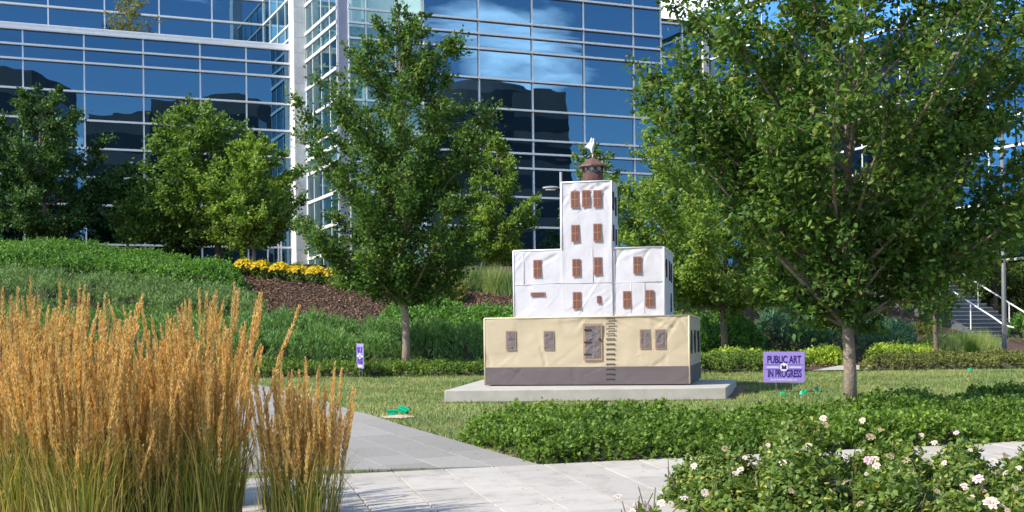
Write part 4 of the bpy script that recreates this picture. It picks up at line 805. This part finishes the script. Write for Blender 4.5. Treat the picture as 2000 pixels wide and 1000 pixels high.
for k, (px_, Y_) in enumerate(((1842, 29.6), (1872, 30.4), (1905, 31.2), (1880, 33.4), (1925, 33.2), (1822, 30.0), (1848, 33.0), (1858, 31.8))):
    c = at(px_, 600, Y_); rr = 0.5
    shrub('grass_tuft', [(c.x + rr * math.cos(t), Y_ + rr * math.sin(t)) for t in np.linspace(0, 2 * math.pi, 9)[:-1]], 0.6, 1500, 0.6, 0.02, G12 if k % 2 else G13, ('first', 'second', 'third', 'fourth', 'fifth', 'sixth', 'seventh', 'eighth')[k] + ' arching green grass tuft counted along the foot of the stairs', 'grass tuft', 30 + k, 'grass', 1, core=0, stems=False, group='grass tufts beside the stairs', nscale=4, edge=0.3)
for k, (px_, py_) in enumerate(((1752, 665), (1800, 655), (1880, 690))):
    c = gpt(px_, py_); rr = 0.45
    shrub('lime_shrub', [(c[0] + rr * math.cos(t), c[1] + rr * math.sin(t)) for t in np.linspace(0, 2 * math.pi, 9)[:-1]], 0.35, 1800, 0.07, 0.045, G11, ('small olive shrub left of the slender trunk', 'small olive shrub right behind the slender trunk', 'small olive shrub between slender tree and dark post')[k], 'shrub', 40 + k, group='small olive shrubs', nscale=3, edge=0.25)
shrub('clipped_hedge', poly_at([(1840, 47), (2150, 44), (2150, 48), (1860, 50)]), 1.2, 16000, 0.12, 0.07, G11, 'olive green hedge beyond the far stair rail', 'hedge', 45, edge=0.6, nscale=0.8, namp=0.3)
shrub('laurel_shrub', poly_at([(1968, 41.5), (2100, 40), (2100, 43.5), (1985, 44)]), 0.8, 7000, 0.12, 0.075, G5, 'bright green shrub beside the far stair rail at the right edge', 'shrub', 46)
for k, (px_, py_) in enumerate(((478, 548), (512, 549), (548, 549), (585, 551), (618, 551), (652, 553), (690, 554), (724, 555), (868, 556))):
    Y_ = 40.0 - k * 0.12; c = at(px_, 600, Y_); rr = 0.36
    o = shrub('flower_mound', [(c.x + rr * math.cos(t), Y_ + rr * math.sin(t)) for t in np.linspace(0, 2 * math.pi, 9)[:-1]], 0.55, 900, 0.09, 0.05, G9, ('first', 'second', 'third', 'fourth', 'fifth', 'sixth', 'seventh', 'eighth', 'ninth')[k] + ' mound of yellow daisies counted from the hedge end', 'flowers', 50 + k, group='yellow daisies along the terrace edge', nscale=4, edge=0.3, namp=0.3)
    rng = np.random.default_rng(k); n = 260; t = rng.random(n) * 6.283; r_ = rr * np.sqrt(rng.random(n)) * 1.05; z = 0.42 * np.sqrt(np.clip(1 - (r_ / rr / 1.15) ** 2, 0, 1)) + 0.08 + rng.random(n) * 0.06
    P = np.stack([r_ * np.cos(t), r_ * np.sin(t), z], 1); Nn = unit(np.stack([np.cos(t) * r_, np.sin(t) * r_ - 0.25, z + 0.1], 1) + rng.normal(size=(n, 3)) * 0.2)
    V = []; I = []
    for i in range(n):
        a = np.cross(Nn[i], (0.3, 0.1, 1)); a /= np.linalg.norm(a); b_ = np.cross(Nn[i], a)
        for pz in range(6):
            th = pz * math.pi / 3 + t[i]; d = a * math.cos(th) + b_ * math.sin(th); s_ = np.cross(Nn[i], d)
            V += [P[i], P[i] + d * 0.028 + s_ * 0.013, P[i] + d * 0.045, P[i] + d * 0.028 - s_ * 0.013]
    I = np.arange(len(V)); link('blossoms', raw_mesh('blossoms', np.array(V), I, np.full(len(V) // 4, 4), M_yel), o)
for k, (a, b_, Y_, lab, mm, hh) in enumerate(((655, 720, 39.2, 'leafy yellow flowered shrub right of the daisy mounds', G9, 0.62), (700, 775, 38.4, 'dark leafy shrub behind the trunk of the upright tree', G5, 0.55), (835, 905, 38.0, 'yellow green spreading shrub right of the upright tree', G11, 0.6))):
    shrub('terrace_shrub', poly_at([(a, Y_ - .7), (b_, Y_ - .7), (b_ + 5, Y_ + .8), (a - 5, Y_ + .8)]), hh, 4500, 0.11, 0.06, mm, lab, 'shrub', 60 + k, group='shrubs along the terrace edge')
c = at(590, 600, 39)
for k, (px_, Y_, hh, mm, lab) in enumerate(((895, 40.2, 0.75, G13, 'silver green grass tuft left of the slim tree'), (930, 40.4, 0.8, G6, 'grey green grass tuft below the slim tree'), (968, 40.2, 0.85, G13, 'silver green grass tuft right of the slim tree'), (996, 40.0, 0.8, G6, 'grey green grass tuft at the edge of the white storey'),
                                       (1500, 40.0, 0.8, G13, 'silver grass tuft on the terrace left of the shady trunk'), (1530, 40.2, 0.8, G6, 'grey grass tuft on the terrace above the bare mulch'), (1565, 40.0, 0.7, G13, 'silver grass tuft on the terrace behind the leaning limb'), (1335, 39.0, 0.7, G6, 'grey green grass tuft behind the white storey right corner'))):
    c = at(px_, 600, Y_); rr = 0.5
    shrub('grass_tuft', [(c.x + rr * math.cos(t), Y_ + rr * math.sin(t)) for t in np.linspace(0, 2 * math.pi, 9)[:-1]], hh, 1500, 0.6, 0.025, mm, lab, 'grass tuft', 70 + k, 'grass', 1, core=0, stems=False, group='terrace grass tufts', nscale=4, edge=0.3)
# wood chips on the mulch slopes
M_chip = leafmat('wood chip', [(0.0, (0.06, 0.032, 0.022)), (0.6, (0.16, 0.095, 0.065)), (1.0, (0.34, 0.235, 0.17))], 0.0, 0.9, gain=1.0)
rng = np.random.default_rng(9)
for pol, n in ((poly_at([(480, 30.6), (760, 29), (900, 33), (1010, 33), (1010, 39.5), (480, 40)]), 34000), (poly_at([(1310, 31), (1470, 29), (1460, 26), (1850, 26), (1960, 31), (1900, 36), (1700, 39.5), (1310, 39.5)]), 40000)):
    X = rand_in(pol, n, rng); P = np.stack([X[:, 0], X[:, 1], terrain(X[:, 0], X[:, 1]) + 0.01 + 0.03 * rng.random(n)], 1)
    D = unit(rng.normal(size=(n, 3)) * np.array([1, 1, 0.35])); NN = unit(np.array([0, 0, 1]) + rng.normal(size=(n, 3)) * 0.5)
    tag(link('wood_chips', leaf_mesh('wood_chips', P, D, NN, 0.09 * rng.uniform(0.4, 1.3, n), 0.032, M_chip, 2, 0.05)), kind='stuff')

# ------------------------------------------------------------------ lawn blades
BED = [gpt(*p) for p in [(1055, 914), (1300, 904), (1510, 893), (1880, 876), (2150, 862)]]
BED = BED + [(6.9, 16.2), (4.9, 15.3), (3.3, 14.1), (1.6, 13.6), (0.2, 13.6), (-0.42, 13.1), (-0.5, 12.4)]
PADW = [tuple((P0 + ex * x + ey * y)[:2]) for x, y in pa4]
m_, nt, b = nodes('grass blade'); g_ = nt.nodes.new('ShaderNodeNewGeometry')
c1 = ramp(nt, g_.outputs['Random Per Island'], [(0.0, (0.085, 0.16, 0.03)), (0.6, (0.15, 0.24, 0.055)), (1.0, (0.30, 0.33, 0.13))])
c2 = ramp(nt, noise(nt, 0.8, 5, 0.6), [(0.35, (0.75, 0.9, 0.75)), (0.65, (1.4, 1.2, 1.25))])
mx = nt.nodes.new('ShaderNodeMix'); mx.data_type = 'RGBA'; mx.blend_type = 'MULTIPLY'; mx.inputs['Factor'].default_value = 1
nt.links.new(c1, mx.inputs['A']); nt.links.new(c2, mx.inputs['B']); nt.links.new(mx.outputs['Result'], b.inputs['Base Color']); b.inputs['Roughness'].default_value = 0.7; M_blade = m_
n = 330000; X = rand_in(LAWN, n, rng)
keep = ~inside(PATH, X[:, 0], X[:, 1]) & ~inside(PLAZA, X[:, 0], X[:, 1]) & ~inside(BED, X[:, 0], X[:, 1]) & ~inside(PADW, X[:, 0], X[:, 1]) & (np.abs(X[:, 0]) < 0.46 * X[:, 1]) & (np.hypot((X[:, 0] - gpt(777, 816)[0]) / .2, (X[:, 1] - gpt(777, 816)[1]) / .3) > 1)
pd_ = edge_dist(PADW, X[:, 0], X[:, 1]); keep &= (pd_ > 0.12 * rng.random(n) + 0.1 * vnoise(X[:, 0], X[:, 1], 5))
X = X[keep]; n = len(X); P = np.stack([X[:, 0], X[:, 1], terrain(X[:, 0], X[:, 1]) + 0.005], 1)
tag(link('lawn_grass', leaf_mesh('lawn_grass', P, unit(np.array([0, 0, 1.0]) + rng.normal(size=(n, 3)) * 0.55), rng.normal(size=(n, 3)), 0.05 * rng.uniform(0.5, 1.4, n), 0.011, M_blade, 1)), kind='stuff')
M_soil = mat('bare soil', [(0.13, 0.085, 0.055), (0.24, 0.17, 0.11)], 9, 0.95, bumps=(50, 0.7, 0.03))
c = P0 + ex * 1.4 + ey * 1.1
mb = MB(); nn = 40
ring = []
for k in range(nn):
    t = 2 * math.pi * k / nn; px4 = np.array(PADW); dvec = np.array([math.cos(t), math.sin(t)])
    # distance from the centre to the pad outline in this direction, plus a ragged margin
    best = 0
    for a in range(4):
        p1, p2 = px4[a] - np.array(c[:2]), px4[(a + 1) % 4] - np.array(c[:2]); A = np.array([dvec, p1 - p2]).T
        if abs(np.linalg.det(A)) > 1e-6:
            s_, u_ = np.linalg.solve(A, p1)
            if s_ > 0 and -1e-6 <= u_ <= 1 + 1e-6: best = max(best, s_)
    rr = best + 0.12 + 0.14 * vnoise(k * 0.6, 1.0); x, y = c[0] + dvec[0] * rr, c[1] + dvec[1] * rr; ring.append((x, y, tz(x, y) + 0.02))
mb.add([(c[0], c[1], tz(c[0], c[1]) + 0.02)] + ring, [(0, 1 + k, 1 + (k + 1) % nn) for k in range(nn)]); tag(mb.build('soil', M_soil), kind='structure')

# ------------------------------------------------------------------ leafy bed in front of the sculpture and the roses
shrub('ground_cover', BED, 0.205, 76000, 0.056, 0.042, G12, seed=80, kind='stuff', shape=2, nscale=1.7, edge=0.10, namp=0.9, depth=0.85, core=0.5)
M_rose = [leafmat('blush rose petal', [(0.0, (0.74, 0.58, 0.53)), (1.0, (0.80, 0.71, 0.65))], 0.25, tint=(1, 0.9, 0.85), gain=1.0), leafmat('pink rose petal', [(0.0, (0.82, 0.50, 0.62)), (1.0, (0.88, 0.72, 0.77))], 0.25, tint=(1, 0.8, 0.9), gain=1.0), leafmat('faded rose petal', [(0.0, (0.30, 0.20, 0.11)), (1.0, (0.56, 0.46, 0.34))], 0.25, tint=(1, 0.9, 0.7), gain=1.0)]
def rose_mesh(m, seed):
    rng = np.random.default_rng(seed); V = []; F = []
    for ringk, (np_, tilt, r0, ln) in enumerate(((4, 1.25, 0.10, 0.42), (6, 0.95, 0.16, 0.58), (7, 0.55, 0.2, 0.78), (8, 0.18, 0.22, 0.95))):
        for k in range(np_):
            th = 2 * math.pi * (k + 0.4 * ringk) / np_ + rng.normal() * 0.12; ti = tilt + rng.normal() * 0.12; o = len(V)
            er = np.array([math.cos(th), math.sin(th), 0]); et = np.array([-math.sin(th), math.cos(th), 0]); up = np.array([0, 0, 1.0])
            for i in range(4):
                s = i / 3; w = 0.36 * ln * math.sin(math.pi * (0.22 + 0.66 * s)); curl = -0.18 * s ** 3
                cpt = er * (r0 * 0.3 + math.cos(ti) * ln * s) + up * (math.sin(ti) * ln * s * 0.8 + 0.22 + curl)
                for j in (-1, 0, 1): V.append(cpt + et * w * j + up * (0.07 * abs(j)) - er * (0.05 * abs(j)) )
            for i in range(3):
                for j in range(2): a = o + 3 * i + j; F.append((a, a + 1, a + 4, a + 3))
    return raw_mesh('rose_bloom', np.array(V) * 0.5, np.array(F).ravel(), np.full(len(F), 4), m, True)
RM = [rose_mesh(M_rose[k], k) for k in range(3)]
stem_m = mat('rose cane', [(0.09, 0.085, 0.035), (0.14, 0.11, 0.05)], 20, 0.7)
def rose_bush(pts, hmax, n, label, seed, blooms, L=0.05):
    o = shrub('rose_bush', pts, hmax, n, L, L * 0.68, G10, label, 'rose bush', seed, shape=3, nscale=2.4, edge=0.3, namp=0.6, depth=0.9, core=0.2, group='rose bushes')
    rng = np.random.default_rng(seed); base = o.location.copy()
    mb = MB(); pol = ccw([tuple(p) for p in pts]); X = rand_in(pol, 12, rng)
    for x, y in X:
        b0 = Vector((x, y, tz(x, y))); tp = b0 + Vector((rng.normal() * 0.1, rng.normal() * 0.1, hmax * rng.uniform(0.6, 0.95))); mb.tube([b0 - base, (b0 + tp) / 2 - base + Vector((rng.normal() * 0.03, 0, 0)), tp - base], [0.007, 0.005, 0.003], 5, False)
    tag(mb.build('canes', stem_m, o), kind='stuff')
    hf = mound(pol, hmax, rng, 0.3, 2.4, 0.6, seed)
    for x, y in rand_in(pol, 6 if n > 2000 else 2, rng):                      # small half-open and spent blooms
        z = tz(x, y) + float(hf(np.array([x]), np.array([y]))[0]) + 0.05
        link('rose_bloom', RM[0 if rng.random() < 0.65 else 2], o, Vector((x, y, z)) - base, (0.6 + rng.normal() * 0.3, rng.normal() * 0.3 - 0.25, rng.normal() * 0.4), (rng.uniform(0.03, 0.055),) * 3)
    for (px_, py_, Y_, kind, size) in blooms:
        p = at(px_, py_, Y_ * 0.965) - base; size *= 0.72; r = link('rose_bloom', RM[kind], o, p, (rng.normal() * 0.25 + 0.7, rng.normal() * 0.25 - 0.25, rng.normal() * 0.4), (size,) * 3)
    return o
B = lambda *l: [(px_, py_, Y_, k, s) for px_, py_, Y_, k, s in l]
rose_bush(poly_at([(1290, 8.9), (1400, 7.9), (1470, 7.8), (1480, 9.0)]), 0.44, 9000, 'blush rose bush reaching over the pale pavement', 81, B((1356, 911, 8.5, 0, .07), (1376, 963, 7.9, 0, .075), (1447, 919, 8.5, 0, .075), (1455, 895, 8.9, 0, .06), (1336, 975, 7.7, 0, .08), (1310, 985, 7.5, 0, .06)))
rose_bush(poly_at([(1470, 8.9), (1475, 7.4), (1640, 7.2), (1660, 8.9), (1560, 9.4)]), 0.50, 16000, 'rose bush with blush and pink blooms below the pale trunk', 82, B((1570, 884, 8.4, 0, .09), (1612, 892, 8.3, 1, .08), (1540, 834, 9.1, 0, .06), (1530, 905, 8.2, 0, .08), (1586, 842, 9.1, 0, .07), (1625, 940, 7.8, 0, .085), (1500, 870, 8.6, 0, .05), (1654, 945, 7.6, 0, .09), (1608, 818, 9.2, 0, .08), (1612, 831, 9.1, 2, .08), (1545, 960, 7.6, 2, .06)), 0.05)
rose_bush(poly_at([(1640, 8.9), (1640, 7.2), (1800, 7.1), (1820, 8.9)]), 0.46, 15000, 'rose bush with pink blooms and yellowing leaves in the middle of the bed', 83, B((1695, 900, 8.3, 1, .09), (1708, 898, 8.35, 0, .09), (1712, 911, 8.1, 0, .08), (1738, 893, 8.3, 2, .08), (1770, 900, 8.2, 2, .08), (1685, 822, 9.1, 0, .07), (1719, 840, 9.0, 2, .05), (1700, 855, 8.8, 2, .1), (1735, 970, 7.5, 0, .07), (1680, 985, 7.4, 2, .07), (1800, 850, 8.9, 0, .05), (1825, 866, 8.6, 0, .07)))
rose_bush(poly_at([(1800, 8.7), (1790, 7.1), (1930, 7.0), (1950, 8.6)]), 0.43, 13000, 'rose bush with one large pink bloom at its shoulder', 84, B((1911, 937, 7.6, 1, .10), (1868, 846, 8.8, 1, .06), (1845, 905, 8.1, 0, .06), (1940, 902, 8.1, 0, .08), (1873, 912, 8.0, 2, .06), (1830, 960, 7.4, 2, .05), (1895, 880, 8.4, 0, .05)))
rose_bush(poly_at([(1925, 8.6), (1910, 6.9), (2100, 6.7), (2100, 8.6)]), 0.44, 14000, 'rose bush at the right edge with a big white bloom in front', 85, B((1935, 985, 7.0, 0, .13), (1955, 992, 7.0, 0, .11), (1965, 925, 7.8, 0, .07), (1990, 915, 8.0, 0, .06), (1962, 890, 8.1, 2, .06), (1985, 955, 7.5, 2, .05), (1968, 998, 6.9, 2, .05)))
rose_bush(poly_at([(1205, 7.5), (1225, 6.9), (1290, 6.9), (1285, 7.6)]), 0.42, 1400, 'thin rose sprig with pale blooms at the bottom edge', 86, B((1260, 990, 7.1, 0, .08), (1292, 984, 7.1, 0, .075), (1207, 971, 7.2, 0, .07), (1236, 1000, 7.0, 0, .06)))

# ------------------------------------------------------------------ feather reed grass
M_plume = leafmat('tan seed plume', [(0.0, (0.60, 0.37, 0.115)), (0.5, (0.80, 0.565, 0.215)), (1.0, (0.90, 0.74, 0.38))], 0.4, 0.8, tint=(1.1, 0.9, 0.6), gain=1.0)
M_stalk = leafmat('straw stalk', [(0.0, (0.17, 0.17, 0.035)), (0.6, (0.30, 0.25, 0.07)), (1.0, (0.45, 0.32, 0.12))], 0.15, 0.6, gain=1.0)
M_reed = leafmat('reed blade', [(0.0, (0.07, 0.105, 0.018)), (0.45, (0.14, 0.165, 0.03)), (0.7, (0.28, 0.25, 0.07)), (1.0, (0.42, 0.32, 0.13))], 0.35, 0.5)
def reed_clump(px_, Y_, Hc, n, rad, label, seed):
    rng = np.random.default_rng(900 + seed); p = at(px_, 900, Y_); base = Vector((p.x, p.y, tz(p.x, p.y))); t = thing('reed_grass', label, 'ornamental grass', base, 0, 'feather reed grass clumps')
    SV = []; SF = []; PP = []; PD = []; PN = []; PL = []
    n = int(n * 1.55)
    for k in range(n):
        a = rng.random() * 6.283; r = rad * math.sqrt(rng.random()); b0 = np.array([r * math.cos(a), r * math.sin(a), 0.0]); H_ = Hc * (1.03 - 0.54 * rng.random() ** 0.7) ; ln = rng.normal(size=2) * (0.05 if rng.random() < 0.8 else 0.14) + b0[:2] * 0.5
        tip = b0 + np.array([ln[0] * H_, ln[1] * H_, H_]); mid = (b0 + tip) / 2 + np.array([-ln[0], -ln[1], 0]) * 0.10; ts = np.linspace(0, 1, 6); pts = [(1 - s) ** 2 * b0 + 2 * s * (1 - s) * mid + s * s * tip for s in ts]
        o = len(SV)
        for i, q in enumerate(pts):
            for j in range(3): th = 2.094 * j; SV.append(q + np.array([math.cos(th), math.sin(th), 0]) * (0.0024 - 0.0012 * ts[i]))
        for i in range(5):
            for j in range(3): j2 = (j + 1) % 3; SF.append((o + 3 * i + j, o + 3 * i + j2, o + 3 * i + 3 + j2, o + 3 * i + 3 + j))
        pl_ = rng.uniform(0.26, 0.42); m_ = 130; s = np.sort(rng.random(m_)); ax = pts[-1] - pts[-2]; ax = ax / np.linalg.norm(ax)
        w = 0.0088 * np.sin(np.pi * np.clip(0.10 + 0.88 * s, 0, 1)) ** 0.7 * rng.uniform(0.7, 1.15); th = rng.random(m_) * 6.283; rd = np.stack([np.cos(th), np.sin(th), np.zeros(m_)], 1)
        PP.append(tip - ax * pl_ + (s * pl_)[:, None] * ax + rd * w[:, None] * 0.35); PD.append(ax * 1.0 + rd * rng.uniform(0.25, 0.6, m_)[:, None]); PN.append(rd + rng.normal(size=(m_, 3)) * 0.3); PL.append(0.02 + w * 1.5)
    SV = np.array(SV); SF = np.array(SF); link('stalks', raw_mesh('stalks', SV, SF.ravel(), np.full(len(SF), 4), M_stalk, True), t)
    PP, PD, PN, PL = map(np.concatenate, (PP, PD, PN, PL)); link('plumes', leaf_mesh('plumes', PP, PD, PN, PL, PL * 0.34, M_plume, 2, 0.2), t)
    nb = int(n * 2.6); a = rng.random(nb) * 6.283; r = rad * np.sqrt(rng.random(nb)); b0 = np.stack([r * np.cos(a), r * np.sin(a), np.zeros(nb)], 1); out = unit(b0 + rng.normal(size=(nb, 3)) * np.array([.12, .12, 0])) * np.array([1, 1, 0]); H_ = Hc * rng.uniform(0.3, 0.66, nb); V = []
    side = np.stack([-out[:, 1], out[:, 0], np.zeros(nb)], 1); seg = 5
    for i in range(seg):
        s = i / (seg - 1); c_ = b0 + out * (H_ * (0.08 * s + 0.30 * s ** 2.6))[:, None] + np.array([0, 0, 1.0]) * (H_ * (s - 0.22 * s ** 3))[:, None]; w = 0.0045 * (1 - 0.9 * s); V += [c_ - side * w, c_ + side * w]
    V = np.stack(V, 1); idx = []
    f = np.concatenate([[2 * i, 2 * i + 1, 2 * i + 3, 2 * i + 2] for i in range(seg - 1)]); I = (np.arange(nb)[:, None] * 2 * seg + f[None]).ravel(); link('blades', raw_mesh('blades', V.reshape(-1, 3), I, np.full(nb * (seg - 1), 4), M_reed), t)
for k, (px_, Y_, Hc, n, rad, lab) in enumerate(((20, 8.0, 1.56, 110, .30, 'tall tan reed grass clump cut by the left edge'), (110, 8.9, 1.60, 110, .30, 'tan reed grass clump behind the leftmost one'), (165, 7.7, 1.44, 115, .28, 'dense tan reed grass clump second from the left in front'),
                                               (230, 8.8, 1.36, 90, .26, 'tan reed grass clump in the second row left of the middle'), (292, 7.9, 1.14, 90, .24, 'shorter tan reed grass clump in the middle of the front row'), (330, 9.0, 1.22, 60, .22, 'tan reed grass clump behind the middle with lower plumes'),
                                               (400, 8.0, 1.52, 120, .22, 'tall fanning tan reed grass clump left of the gap to the path'), (447, 8.9, 1.30, 18, .10, 'thin tan reed grass clump at the path edge'), (592, 8.1, 1.14, 84, .22, 'lone lower reed grass clump standing before the grey path'), (528, 8.7, 1.02, 8, .10, 'sparse reed grass wisp between the lone clump and the rest'))):
    reed_clump(px_, Y_, Hc, n, rad, lab, k)

# ------------------------------------------------------------------ fallen leaves and bits on the paving
rng = np.random.default_rng(77); n = 420; X = np.vstack([rand_in([pl(-3.4, -0.1), pl(2.5, -0.1), pl(2.5, -3), pl(-3.4, -3)], 260, rng), rand_in(PATH, 160, rng)])
P = np.stack([X[:, 0], X[:, 1], terrain(X[:, 0], X[:, 1]) + 0.038], 1); D = unit(rng.normal(size=(n, 3)) * np.array([1, 1, 0.15])); NN = unit(np.array([0, 0, 1.0]) + rng.normal(size=(n, 3)) * 0.25)
tag(link('leaf_litter', leaf_mesh('leaf_litter', P, D, NN, 0.022 * rng.uniform(0.3, 1.4, n), 0.009, M_chip, 2, 0.1)), kind='stuff')
